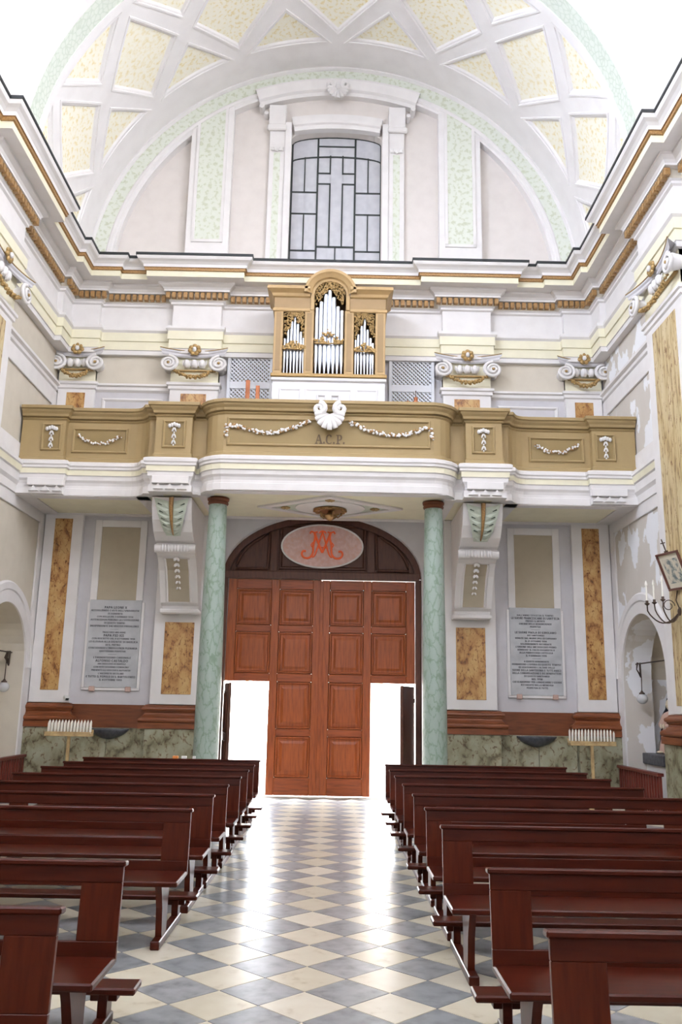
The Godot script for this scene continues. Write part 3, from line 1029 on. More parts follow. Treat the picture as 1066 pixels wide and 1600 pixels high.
func nave_windows() -> void:
	var k := 2
	for q in windows():
		var w := struct("window_%d" % k)
		k += 1
		var glow := M.get("glow_%s" % q.color.to_html())
		if glow == null:
			glow = mat("glow_%s" % q.color.to_html(), rgb(235, 238, 242), 0.6)
			glow.emission_enabled = true
			glow.emission = q.color
			glow.emission_energy_multiplier = 3.0
		var b := B.new()
		if q.side == 0.0:
			b.span(Vector3(-2.3, 3.6, 26.1), Vector3(2.3, 10.8, 26.2))
			obj("window_pane", b, glow, w)
			b = B.new()
			for x: float in [-2.25, -0.75, 0.75, 2.25]:
				b.span(Vector3(x - 0.05, 3.6, 26.0), Vector3(x + 0.05, 10.8, 26.12))
			for y: float in [3.65, 6.0, 8.4, 10.75]:
				b.span(Vector3(-2.3, y - 0.05, 26.0), Vector3(2.3, y + 0.05, 26.12))
			obj("window_frame", b, M.stucco, w)
			continue
		var s: float = q.side
		b.span(Vector3(s * 6.2, 11.0, q.z - 1.45), Vector3(s * 6.28, 14.2, q.z + 1.45))
		obj("window_pane", b, glow, w)
		b = B.new()
		b.span(Vector3(s * 6.1, 11.0, q.z - 0.04), Vector3(s * 6.2, 14.2, q.z + 0.04))
		b.span(Vector3(s * 6.1, 12.6, q.z - 1.4), Vector3(s * 6.2, 12.68, q.z + 1.4))
		obj("window_frame", b, M.stucco, w)
		# reveal: sill, head and two cheeks through the vault
		b = B.new()
		b.quad(Vector3(s * 4.85, 11.2, q.z - 1.4), Vector3(s * 4.85, 11.2, q.z + 1.4), Vector3(s * 6.25, 11.0, q.z + 1.4), Vector3(s * 6.25, 11.0, q.z - 1.4))
		b.quad(Vector3(s * 3.55, 13.6, q.z - 1.4), Vector3(s * 3.55, 13.6, q.z + 1.4), Vector3(s * 6.25, 14.2, q.z + 1.4), Vector3(s * 6.25, 14.2, q.z - 1.4))
		for e: float in [-1.4, 1.4]:
			var cheek := PackedVector2Array()
			for i in 9:
				var a := deg_to_rad(lerpf(45.0, 77.0, i / 8.0))
				cheek.append(Vector2(s * VR * sin(a), VY + VR * cos(a)))
			cheek.append_array(PackedVector2Array([Vector2(s * 6.3, 11.0), Vector2(s * 6.3, 14.4)]))
			b.prism(cheek, minf(q.z + e, q.z + e + signf(e) * 0.1), maxf(q.z + e, q.z + e + signf(e) * 0.1))
		b.span(Vector3(s * 3.4, 14.2, q.z - 1.5), Vector3(s * 6.5, 14.5, q.z + 1.5))
		b.span(Vector3(s * 5.05, 10.6, q.z - 1.5), Vector3(s * 6.5, 10.98, q.z + 1.5))
		obj("reveal", b, M.stucco, w)
	# masonry above the cornice that closes the haunches between the windows
	for s: float in [-1.0, 1.0]:
		var w := struct("wall_haunch_left" if s < 0 else "wall_haunch_right")
		var b := B.new()
		b.span(Vector3(s * 6.3, 10.1, -0.6), Vector3(s * 6.6, 16.0, 26.5))
		b.span(Vector3(s * 3.2, 15.9, 6.0), Vector3(s * 6.6, 16.0, 26.5))
		obj("masonry", b, M.stucco, w)

# ---------------------------------------------------------------- door
func raised_panel(b: B, x0: float, y0: float, x1: float, y1: float, z: float) -> void:
	b.span(Vector3(x0, y0, z - 0.02), Vector3(x1, y1, z))
	b.frame(x0, y0, x1, y1, z, 0.05, 0.035)
	var i := 0.085
	var j := 0.13
	var o := [Vector3(x0 + i, y0 + i, z), Vector3(x1 - i, y0 + i, z), Vector3(x1 - i, y1 - i, z), Vector3(x0 + i, y1 - i, z)]
	var q := [Vector3(x0 + j, y0 + j, z + 0.02), Vector3(x1 - j, y0 + j, z + 0.02), Vector3(x1 - j, y1 - j, z + 0.02), Vector3(x0 + j, y1 - j, z + 0.02)]
	for k in 4:
		b.quad(o[k], o[(k + 1) % 4], q[(k + 1) % 4], q[k])
	b.quad(q[0], q[1], q[2], q[3])

func door() -> void:
	var d := struct("door_1")
	var b := B.new()
	# frame: jambs, arched head, transom bar
	for s: float in [-1.0, 1.0]:
		b.span(Vector3(DX + s * 1.89, 0.0, -0.36), Vector3(DX + s * 1.78, 4.0, -0.18), 0.01)
	b.arch(Vector2(DX, 4.0), 1.89, 1.2, 180.0, 0.0, [Vector2(-0.12, -0.36), Vector2(-0.12, -0.18), Vector2(0.0, -0.18), Vector2(0.02, -0.36)], 40)
	b.span(Vector3(DX - 1.85, 3.97, -0.36), Vector3(DX + 1.85, 4.12, -0.17), 0.015)
	obj("door_frame", b, M.door_dark, d)
	# fanlight board with three panels
	b = B.new()
	b.prism(arc2(Vector2(DX, 4.05), 1.84, 1.12, 0.0, 180.0, 32), -0.34, -0.27)
	for s: float in [-1.0, 1.0]:
		b.span(Vector3(DX + s * 0.86, 4.1, -0.28), Vector3(DX + s * 1.0, 5.05, -0.22), 0.008)
	obj("fanlight_board", b, M.door_dark, d)
	b = B.new()
	b.frame(DX - 0.84, 4.16, DX + 0.84, 5.06, -0.27, 0.07, 0.03)
	obj("fanlight_moulding", b, M.door_dark, d)
	for s: float in [-1.0, 1.0]:
		b = B.new()
		var path := [Vector2(1.05, 4.17)]
		for k in 9:
			var a := deg_to_rad(lerpf(4.0, 52.0, k / 8.0))
			path.append(Vector2(1.66 * cos(a), 4.1 + 0.98 * sin(a)))
		path.append(Vector2(1.05, 4.17))
		var pts := []
		for q: Vector2 in path:
			pts.append(Vector3(DX + s * q.x, q.y, -0.255))
		b.tube(pts, 0.03, 6)
		obj("fanlight_moulding", b, M.door_dark, d)
	# two leaves; the outer lower quarter of each is a wicket
	for s: float in [-1.0, 1.0]:
		var X := func(t: float) -> float: return DX + s * t
		b = B.new()
		var top := 3.968 if s < 0 else 3.961
		var st := func(q: B, x0: float, x1: float, y0: float, y1: float) -> void:
			q.span(Vector3(minf(X.call(x0), X.call(x1)), y0, -0.31), Vector3(maxf(X.call(x0), X.call(x1)), y1, -0.24), 0.008)
		st.call(b, 0.002, 0.16, 0.03, top)
		if s < 0:
			b.span(Vector3(DX - 0.03, 0.03, -0.24), Vector3(DX + 0.035, 3.95, -0.215), 0.008)
		var leaf := obj("leaf", b, M.door_wood, d)
		for q in [[0.80, 0.95, 0.03], [1.61, 1.777 if s < 0 else 1.775, 2.05]]:
			b = B.new()
			st.call(b, q[0], q[1], q[2], top)
			obj("stile", b, M.door_wood, leaf)
		for r in [[3.78, top, 0.16, 0.8], [2.97, 3.1, 0.16, 0.8], [2.05, 2.2, 0.16, 0.8], [1.07, 1.2, 0.16, 0.80], [0.03, 0.34, 0.16, 0.80], [3.78, top, 0.95, 1.61], [2.97, 3.1, 0.95, 1.61], [2.05, 2.2, 0.95, 1.61]]:
			b = B.new()
			st.call(b, r[2], r[3], r[0], r[1])
			obj("rail", b, M.door_wood_across, leaf)
		for q in [[0.16, 0.80, 3.1, 3.78], [0.95, 1.61, 3.1, 3.78], [0.16, 0.80, 2.2, 2.97], [0.95, 1.61, 2.2, 2.97], [0.16, 0.80, 1.2, 2.05], [0.16, 0.80, 0.34, 1.07]]:
			b = B.new()
			raised_panel(b, minf(X.call(q[0]), X.call(q[1])), q[2], maxf(X.call(q[0]), X.call(q[1])), q[3], -0.28)
			obj("panel", b, M.door_wood, leaf)
		# wicket, swung in
		b = B.new()
		var wid := 0.78
		b.span(Vector3(0.0, 0.03, -0.03), Vector3(wid, 2.0, 0.03), 0.008)
		for q in [[0.3, 1.0], [1.12, 1.85]]:
			b.frame(0.12, q[0], wid - 0.12, q[1], 0.03, 0.06, 0.02)
		var wk := obj("wicket", b, M.door_dark, d)
		var open := deg_to_rad(78.0 if s < 0 else 70.0)
		wk.position = Vector3(DX + s * 1.735, 0, -0.23)
		if s > 0:
			wk.transform.basis = Basis(Vector3(-cos(open), 0, sin(open)), Vector3.UP, Vector3(sin(open), 0, cos(open)) * -1.0)
		else:
			wk.transform.basis = Basis(Vector3(cos(open), 0, sin(open)), Vector3.UP, Vector3(-sin(open), 0, cos(open)))
		b = B.new()
		for y: float in [0.4, 1.7]:
			b.tube([Vector3(DX + s * 1.76, y, -0.2), Vector3(DX + s * 1.76, y + 0.09, -0.2)], 0.012, 6)
		obj("hinge", b, M.iron, d)
	# threshold
	b = B.new()
	b.span(Vector3(DX - 1.85, -0.02, -0.6), Vector3(DX + 1.85, 0.012, -0.2), 0.006)
	obj("threshold", b, M.paving, d)
	# oval sign with the interlaced letters
	var o := thing("oval_sign", "pink oval panel with interlaced orange letters over the door", "sign", Vector3(DX - 0.01, 4.62, -0.24))
	b = B.new()
	b.prism(arc2(Vector2.ZERO, 0.775, 0.41, 0.0, 352.0, 44), 0.0, 0.03)
	obj("oval_panel", b, M.sign_pink, o)
	b = B.new()
	b.arch(Vector2.ZERO, 0.775, 0.41, 0.0, 360.0, [Vector2(0.02, 0.0), Vector2(0.02, 0.035), Vector2(0.0, 0.04), Vector2(-0.012, 0.03)], 48)
	obj("rim", b, M.stucco, o)
	b = B.new()
	var k := 0.00173
	var line := func(pts: Array, r0: float, flip: bool) -> void:
		var c := []
		for q in pts:
			c.append(Vector3((q[0] - 530.0) * k * (-1.0 if flip else 1.0), (310.0 - q[1]) * k, 0.05))
		var cv := Curve3D.new()
		for i in c.size():
			var t: Vector3 = (c[mini(i + 1, c.size() - 1)] - c[maxi(i - 1, 0)]) / 6.0
			cv.add_point(c[i], -t, t)
		var fine := []
		for i in 25:
			fine.append(cv.samplef((c.size() - 1) * i / 24.0))
		b.tube(fine, r0, 6)
	for f: bool in [false, true]:
		line.call([[350, 372], [318, 370], [305, 405], [330, 442], [385, 445], [425, 395], [430, 300], [448, 220], [440, 165]], 0.02, f)
		line.call([[445, 170], [488, 285], [530, 385]], 0.021, f)
		line.call([[530, 150], [500, 250], [455, 400], [420, 440]], 0.015, f)
		line.call([[392, 172], [405, 148], [440, 158], [475, 150]], 0.016, f)
		line.call([[530, 138], [505, 150], [492, 165]], 0.015, f)
		line.call([[425, 270], [405, 300], [425, 330]], 0.010, f)
	line.call([[470, 335], [530, 325], [590, 335]], 0.011, false)
	obj("monogram_light", b, M.neon, o)

# ---------------------------------------------------------------- pilasters
func capital(parent: Node3D, w: float) -> void:
	# local: x along the wall, y up from the neck, +z out of the wall; w is the width of the shaft
	var h := w / 2
	var b := B.new()
	b.span(Vector3(-h, 0.0, -0.16), Vector3(h, 0.62, 0.0))
	var bell := obj("capital_bell", b, M.cream, parent)
	b = B.new()
	# curved abacus: concave front with horned corners
	var rows := []
	for yy in [[0.5, 0.0], [0.53, 0.03], [0.57, 0.03], [0.6, 0.06], [0.63, 0.06], [0.63, -0.3]]:
		var row := PackedVector3Array()
		for i in 15:
			var t := i / 7.0 - 1.0
			row.append(Vector3(t * (h + 0.13 + yy[1]), yy[0] + 0.03 * t * t, 0.05 + yy[1] * 0.8 + 0.13 * t * t * (0.0 if yy[1] < 0 else 1.0)))
		rows.append(row)
	b.grid(rows, false)
	obj("abacus", b, M.lilac_wall, bell)
	b = B.new()
	var edge := []
	for i in 15:
		var t := i / 7.0 - 1.0
		edge.append(Vector3(t * (h + 0.19), 0.645 + 0.03 * t * t, 0.1 + 0.13 * t * t))
	b.tube(edge, 0.011, 5)
	obj("gilt_edge", b, M.gilt, bell)
	b = B.new()
	b.span(Vector3(-h + 0.05, 0.2, 0.0), Vector3(h - 0.05, 0.235, 0.06), 0.01)
	obj("gilt_bar", b, M.gilt, bell)
	for s: float in [-1.0, 1.0]:
		b = B.new()
		# volute: spiral band on a drum
		var pts := []
		var rr := []
		for i in 37:
			var t := i / 36.0
			var a := t * TAU * 2.1
			var r := 0.155 * (1.0 - t) + 0.028
			pts.append(Vector3(s * (h + 0.02) + s * r * -sin(a), 0.33 + r * cos(a), 0.16 + 0.05 * t))
			rr.append(0.036 - 0.014 * t)
		b.tube(pts, rr, 6)
		b.xf = Transform3D(Basis(Vector3.RIGHT, PI / 2), Vector3(s * (h + 0.02), 0.33, 0.0))
		b.lathe([Vector2(0.0, -0.16), Vector2(0.15, -0.16), Vector2(0.11, -0.02), Vector2(0.15, 0.14), Vector2(0.13, 0.16), Vector2(0.05, 0.19), Vector2(0.0, 0.2)], 18)
		obj("volute", b, M.stucco, bell)
		b = B.new()
		b.ball(Vector3(s * (h + 0.02), 0.33, 0.215), Vector3(0.03, 0.03, 0.02), 8, 5)
		obj("volute_eye", b, M.gilt, bell)
	for k in 3:
		b = B.new()
		b.ball(Vector3((k - 1) * 0.15, 0.36, 0.08), Vector3(0.065, 0.1, 0.07), 8, 6)
		for s: float in [-1.0, 1.0]:
			b.tube([Vector3((k - 1) * 0.15 + s * 0.075, 0.44, 0.06), Vector3((k - 1) * 0.15 + s * 0.08, 0.36, 0.08), Vector3((k - 1) * 0.15 + s * 0.03, 0.27, 0.06)], 0.014, 5)
		obj("egg", b, M.stucco, bell)
	# garland slung between the volutes
	b = B.new()
	var rng := RandomNumberGenerator.new()
	rng.seed = 7
	for i in 27:
		var t := i / 13.0 - 1.0
		var r := 0.018 + 0.022 * (1.0 - t * t)
		var c := Vector3(t * (h - 0.02), 0.02 + 0.24 * t * t, 0.12 + 0.03 * (1.0 - t * t))
		for j in 3:
			b.ball(c + Vector3(rng.randf_range(-1, 1), rng.randf_range(-1, 1), rng.randf_range(0, 1)) * r * 0.7, Vector3.ONE * r * rng.randf_range(0.7, 1.0), 6, 4)
	obj("garland", b, M.gilt, bell)
	# gilded flower on the abacus
	b = B.new()
	for i in 7:
		var a := TAU * i / 7
		b.ball(Vector3(0.085 * sin(a), 0.66 + 0.085 * cos(a), 0.14), Vector3(0.055, 0.055, 0.035), 6, 4)
	obj("abacus_flower", b, M.gilt, bell)
	b = B.new()
	b.ball(Vector3(0, 0.66, 0.17), Vector3(0.042, 0.058, 0.04), 8, 5)
	obj("flower_heart", b, M.stucco, bell)

func pilasters() -> void:
	var side := {-1.0: ACROSS, 1.0: HERE}
	for s: float in [-1.0, 1.0]:
		# beside the door, behind the gallery bracket
		var p := thing("wall_pilaster", "white pilaster with scrolled capital behind the gallery bracket, " + side[s], "pilaster", Vector3(s * 2.68, 1.6, 0.0))
		shaft(p, 0.94, 0.15, [[0.54, 1.78 - 1.6, 3.08 - 1.6], [0.5, 3.3 - 1.6, 5.0 - 1.6], [0.5, 6.3 - 1.6, 7.53 - 1.6]], false)
		# in the corner of the entrance wall
		p = thing("wall_pilaster", "white corner pilaster with tall yellow marble strip beside a plaque, " + side[s], "pilaster", Vector3(s * 4.99, 1.6, 0.0))
		shaft(p, 0.72, 0.1, [[0.33, 1.82 - 1.6, 5.0 - 1.6], [0.36, 6.3 - 1.6, 7.53 - 1.6]], false)
		# on the side wall
		p = thing("wall_pilaster", "large white pilaster with pale marble strip standing against the side wall, " + side[s], "pilaster", Vector3(s * WX, 1.6, 3.825), -s * PI / 2)
		shaft(p, 1.45, 0.25, [[0.92, 1.72 - 1.6, 7.5 - 1.6]], true)
		var b := B.new()
		var plan := [Vector2(-0.725, 0.0), Vector2(-0.725, 0.25), Vector2(0.725, 0.25), Vector2(0.725, 0.0)]
		var pr := []
		for q: Vector2 in base_profile(0.08):
			pr.append(Vector2(q.x, q.y - 1.6))
		b.sweep(plan, pr)
		obj("base_moulding", b, M.dado_wood_light, p)
		b = B.new()
		b.span(Vector3(-0.85, -1.6, 0.0), Vector3(0.85, -0.43, 0.33), 0.008)
		obj("plinth", b, M.marble_green, p)

func shaft(p: Node3D, w: float, d: float, insets: Array, pale: bool) -> void:
	var h := w / 2
	var b := B.new()
	b.span(Vector3(-h, 0.0, 0.0), Vector3(h, 6.12, d), 0.006)
	obj("shaft", b, M.stucco, p)
	b = B.new()
	b.span(Vector3(-h, 6.1, 0.0), Vector3(h, 6.74, d - 0.004))
	obj("neck", b, M.cream, p)
	for q in insets:
		b = B.new()
		b.span(Vector3(-q[0] / 2, q[1], d - 0.01), Vector3(q[0] / 2, q[2], d + 0.008), 0.004)
		obj("marble_inset", b, M.marble_pale if pale else M.marble_yellow, p)
	b = B.new()
	b.sweep([Vector2(-h, 0.0), Vector2(-h, d), Vector2(h, d), Vector2(h, 0.0)], [Vector2(0, 6.0), Vector2(0.03, 6.02), Vector2(0.03, 6.08), Vector2(0.06, 6.1), Vector2(0.06, 6.15), Vector2(0, 6.17)])
	obj("neck_moulding", b, M.stucco, p)
	var holder := Node3D.new()
	holder.name = "capital"
	p.add_child(holder, true)
	holder.position = Vector3(0, 6.12, d)
	capital(holder, w)
	# the capital's pieces hang from its bell
	var bell: Node3D = holder.get_child(0)
	holder.remove_child(bell)
	p.add_child(bell, true)
	bell.name = "capital"
	bell.position = Vector3(0, 6.2, d)
	bell.scale = Vector3(1, 0.9, 1)
	p.remove_child(holder)
	holder.free()

# ---------------------------------------------------------------- gallery
func gallery_plan() -> Array:
	var half := [Vector2(-5.36, 1.68), Vector2(-4.6, 1.68), Vector2(-4.6, 1.56), Vector2(-3.5, 1.56), Vector2(-3.38, 1.57), Vector2(-3.28, 1.6), Vector2(-3.2, 1.65), Vector2(-3.14, 1.72), Vector2(-3.1, 1.8), Vector2(-2.96, 1.8), Vector2(-2.96, 1.98), Vector2(-2.34, 1.98), Vector2(-2.34, 1.8), Vector2(-2.1, 1.8), Vector2(-2.09, 1.9), Vector2(-2.05, 2.0), Vector2(-1.98, 2.09), Vector2(-1.88, 2.16), Vector2(-1.76, 2.2)]
	var p := half.duplicate()
	for k in range(half.size() - 1, -1, -1):
		p.append(Vector2(-half[k].x + 0.02, half[k].y))
	return p

func flower_chain(b: B, pts: Array, r: float, sd: int, c: B = null) -> void:
	var rng := RandomNumberGenerator.new()
	rng.seed = sd
	for i in pts.size():
		for j in 3:
			var off := Vector3(rng.randf_range(-1, 1), rng.randf_range(-1, 1), rng.randf_range(0, 0.6)) * r
			var to: B = c if c and j == 2 else b
			to.ball(pts[i] + off, Vector3(r, r * 0.8, r * 0.6) * rng.randf_range(0.6, 1.0), 6, 4, Basis(Vector3.BACK, rng.randf() * PI))

func gallery() -> void:
	var g := thing("choir_gallery", "ochre painted choir gallery with white cornice and flower garlands", "gallery", Vector3(0, 5.1, 0))
	var plan := gallery_plan()
	var o := 5.1
	var sw := func(called: String, m: Material, prof: Array) -> void:
		var b := B.new()
		var q := []
		for v: Vector2 in prof:
			q.append(Vector2(v.x, v.y - o))
		b.sweep(plan, q)
		obj(called, b, m, g)
	# slab with its underside
	var b := B.new()
	var foot := PackedVector2Array([Vector2(-5.38, 0.0)])
	for v: Vector2 in plan:
		foot.append(v + Vector2(0, -0.02))
	foot.append(Vector2(5.38, 0.0))
	b.xf = Transform3D(Basis(Vector3(1, 0, 0), Vector3(0, 0, 1), Vector3(0, -1, 0)), Vector3.ZERO)
	b.prism(foot, -0.2, -0.002)
	obj("slab", b, M.cream, g)
	sw.call("cornice_fascia", M.stucco, [Vector2(-0.16, 5.095), Vector2(0.055, 5.095), Vector2(0.055, 5.21), Vector2(0.03, 5.22), Vector2(0.03, 5.27), Vector2(0.045, 5.32), Vector2(0.075, 5.36), Vector2(0.08, 5.43), Vector2(0.1, 5.44)])
	sw.call("cornice_band", M.cream, [Vector2(0.1, 5.44), Vector2(0.1, 5.53)])
	sw.call("cornice_lip", M.stucco, [Vector2(0.1, 5.53), Vector2(0.125, 5.545), Vector2(0.125, 5.58), Vector2(0.145, 5.6), Vector2(0.145, 5.65), Vector2(0.12, 5.67), Vector2(-0.02, 5.72)])
	sw.call("parapet", M.ochre_paint, [Vector2(0.0, 5.7), Vector2(0.0, 6.42), Vector2(0.02, 6.44)])
	sw.call("parapet_foot", M.ochre_paint, [Vector2(0.02, 5.69), Vector2(0.02, 5.76), Vector2(0.0, 5.78)])
	sw.call("cap_groove", M.ochre_paint, [Vector2(0.02, 6.44), Vector2(0.03, 6.445), Vector2(0.03, 6.455), Vector2(-0.01, 6.458), Vector2(-0.01, 6.475), Vector2(0.02, 6.48)])
	sw.call("cap_rail", M.ochre_paint, [Vector2(0.02, 6.48), Vector2(0.045, 6.49), Vector2(0.055, 6.53), Vector2(0.09, 6.57), Vector2(0.1, 6.6), Vector2(0.13, 6.61), Vector2(0.13, 6.66), Vector2(0.11, 6.67), Vector2(-0.22, 6.67), Vector2(-0.22, 5.3)])
	# underside: white borders, lozenge and ring round the lamp
	b = B.new()
	for s: float in [-1.0, 1.0]:
		b.span(Vector3(s * 5.38, -0.02, 0.0), Vector3(s * 5.1, 0.0, 1.66))
		b.span(Vector3(s * 3.1, -0.02, 1.4), Vector3(s * 5.1, 0.0, 1.6))
		b.span(Vector3(s * 3.1, -0.02, 0.0), Vector3(s * 3.3, 0.0, 1.6))
		b.span(Vector3(s * 2.0, -0.02, 0.0), Vector3(s * 2.2, 0.0, 1.85))
	b.span(Vector3(-5.1, -0.02, 0.0), Vector3(5.1, 0.0, 0.16))
	b.span(Vector3(-2.0, -0.02, 2.02), Vector3(2.0, 0.0, 2.2))
	obj("soffit_border", b, M.stucco, g)
	b = B.new()
	var flat := Transform3D(Basis(Vector3(1, 0, 0), Vector3(0, 0, 1), Vector3(0, -1, 0)), Vector3(0.05, 0, 1.08))
	b.xf = flat
	var L := [Vector2(1.3, 0), Vector2(0, 0.9), Vector2(-1.3, 0), Vector2(0, -0.9)]
	for k in 4:
		var p0: Vector2 = L[k]
		var p1: Vector2 = L[(k + 1) % 4]
		b.prism(PackedVector2Array([p0, p1, p1 * 0.82, p0 * 0.82]), 0.0, 0.035)
	obj("soffit_lozenge", b, M.stucco, g)
	b = B.new()
	b.xf = flat
	b.prism(PackedVector2Array([L[0] * 0.8, L[1] * 0.8, L[2] * 0.8, L[3] * 0.8]), 0.0, 0.012)
	obj("soffit_field", b, M.leaf_green, g)
	b = B.new()
	b.xf = flat
	b.prism(arc2(Vector2.ZERO, 0.62, 0.52, 0.0, 350.0, 36), 0.0, 0.03)
	obj("soffit_oval", b, M.stucco, g)
	b = B.new()
	b.xf = flat
	for k in 4:
		var c: Vector2 = [Vector2(0.8, 0), Vector2(0, 0.62), Vector2(-0.8, 0), Vector2(0, -0.62)][k]
		for i in 6:
			var a := TAU * i / 6
			b.ball(Vector3(c.x + 0.05 * cos(a), c.y + 0.05 * sin(a), 0.03), Vector3(0.04, 0.04, 0.02), 6, 4)
	obj("soffit_rosette", b, M.gilt, g)
	# painted panels with mouldings on the parapet
	var panel := func(x0: float, x1: float, y0: float, y1: float, z: float) -> void:
		var q := B.new()
		q.span(Vector3(x0, y0 - o, z - 0.02), Vector3(x1, y1 - o, z + 0.002))
		var field := obj("panel_field", q, M.olive_paint, g)
		q = B.new()
		q.frame(x0 - 0.03, y0 - 0.03 - o, x1 + 0.03, y1 + 0.03 - o, z, 0.05, 0.032)
		obj("panel_moulding", q, M.ochre_paint, field)
	for s: float in [-1.0, 1.0]:
		var x := s * 2.65 + 0.01
		panel.call(x - 0.17, x + 0.17, 5.9, 6.34, 1.98)
		x = s * 4.84 + 0.01
		panel.call(x - 0.15, x + 0.15, 5.9, 6.34, 1.68)
		x = s * 4.02
		panel.call(x - 0.46, x + 0.46, 5.9, 6.3, 1.56)
		# triangular drops below the piers
		for xz in [[s * 2.65 + 0.01, 2.04], [s * 4.84 + 0.01, 1.74]]:
			b = B.new()
			b.span(Vector3(xz[0] - 0.31, 0.125, xz[1] - 0.05), Vector3(xz[0] + 0.31, 0.25, xz[1] + 0.06), 0.006)
			obj("pier_block", b, M.stucco, g)
			for k in 3:
				b = B.new()
				var cx: float = xz[0] + (k - 1) * 0.2
				b.prism(PackedVector2Array([Vector2(cx - 0.08, 0.03), Vector2(cx + 0.08, 0.03), Vector2(cx, 0.125)]), xz[1] - 0.04, xz[1] + 0.045)
				obj("drop", b, M.stucco, g)
		# bell-flower drops on the piers
		for xz in [[s * 2.65 + 0.01, 2.0], [s * 4.84 + 0.01, 1.7]]:
			b = B.new()
			var c := Vector3(xz[0], 1.17, xz[1])
			for i in 5:
				b.ball(c + Vector3((i - 2) * 0.04, 0.02 - 0.015 * absf(i - 2), 0.01), Vector3(0.032, 0.04, 0.03), 6, 4)
			var y := 1.09
			for i in 3:
				for e: float in [-1.0, 1.0]:
					b.ball(Vector3(xz[0] + e * 0.02, y, xz[1] + 0.01), Vector3(0.017, 0.045, 0.018), 6, 4, Basis(Vector3.BACK, e * 0.35))
				b.ball(Vector3(xz[0], y - 0.05, xz[1] + 0.01), Vector3(0.016, 0.02, 0.016), 6, 4)
				y -= 0.11
			obj("bellflower_drop", b, M.stucco, g)
		# swags on the side panels
		b = B.new()
		var br := B.new()
		var pts := []
		for i in 19:
			var t := i / 9.0 - 1.0
			pts.append(Vector3(s * 4.02 + t * 0.36, 0.94 + 0.14 * t * t, 1.59))
		flower_chain(b, pts, 0.026, 11 if s < 0 else 12, br)
		obj("flower_swag", b, M.stucco, g)
		obj("leaf_swag", br, M.gold_paint, g)
		# long garland on the bowed front
		b = B.new()
		br = B.new()
		pts = []
		for i in 40:
			var t := i / 39.0
			pts.append(Vector3(s * lerpf(0.36, 1.72, t) + 0.02, 1.2 - 0.2 * sin(PI * minf(1.0, t * 1.12) * 0.86) + 0.0 * t, 2.23))
		for i in 4:
			pts.append(Vector3(s * 1.74 + 0.02, 1.06 - i * 0.035, 2.23))
		flower_chain(b, pts, 0.03, 21 if s < 0 else 22, br)
		obj("flower_garland", b, M.stucco, g)
		obj("leaf_garland", br, M.gold_paint, g)
	panel.call(-1.68, 1.7, 5.9, 6.34, 2.2)
	b = B.new()
	shell_shape(b, Vector3(0.02, 1.25, 2.28), 0.29)
	obj("shell_ornament", b, M.stucco, g)
	letters("A.C.P.", 0.17, Vector3(0.03, 0.91, 2.206), M.brown_line, g, 0.5, 0.006, true)

	# lamp under the gallery
	var l := thing("ceiling_lamp", "small brass lamp fixed to the underside of the choir gallery", "lamp", Vector3(0.05, 5.066, 1.02))
	b = B.new()
	b.lathe([Vector2(0.0, -0.002), Vector2(0.3, -0.004), Vector2(0.3, -0.02), Vector2(0.24, -0.035), Vector2(0.2, -0.03), Vector2(0.0, -0.03)], 24)
	for i in 12:
		var a := TAU * i / 12
		b.ball(Vector3(0.26 * sin(a), -0.035, 0.26 * cos(a)), Vector3(0.05, 0.02, 0.05), 6, 4)
	obj("rose", b, M.brass, l)
	b = B.new()
	b.lathe([Vector2(0.03, -0.03), Vector2(0.06, -0.08), Vector2(0.13, -0.11), Vector2(0.14, -0.13), Vector2(0.08, -0.17), Vector2(0.03, -0.2), Vector2(0.0, -0.21)], 20)
	obj("bowl", b, M.brass, l)
	for i in 5:
		var a := TAU * i / 5 + 0.3
		b = B.new()
		b.tube([Vector3(0.05 * sin(a), -0.1, 0.05 * cos(a)), Vector3(0.14 * sin(a), -0.15, 0.14 * cos(a)), Vector3(0.2 * sin(a), -0.1, 0.2 * cos(a))], 0.012, 6)
		b.ball(Vector3(0.2 * sin(a), -0.09, 0.2 * cos(a)), Vector3(0.025, 0.03, 0.025), 6, 5)
		obj("arm", b, M.brass, l)

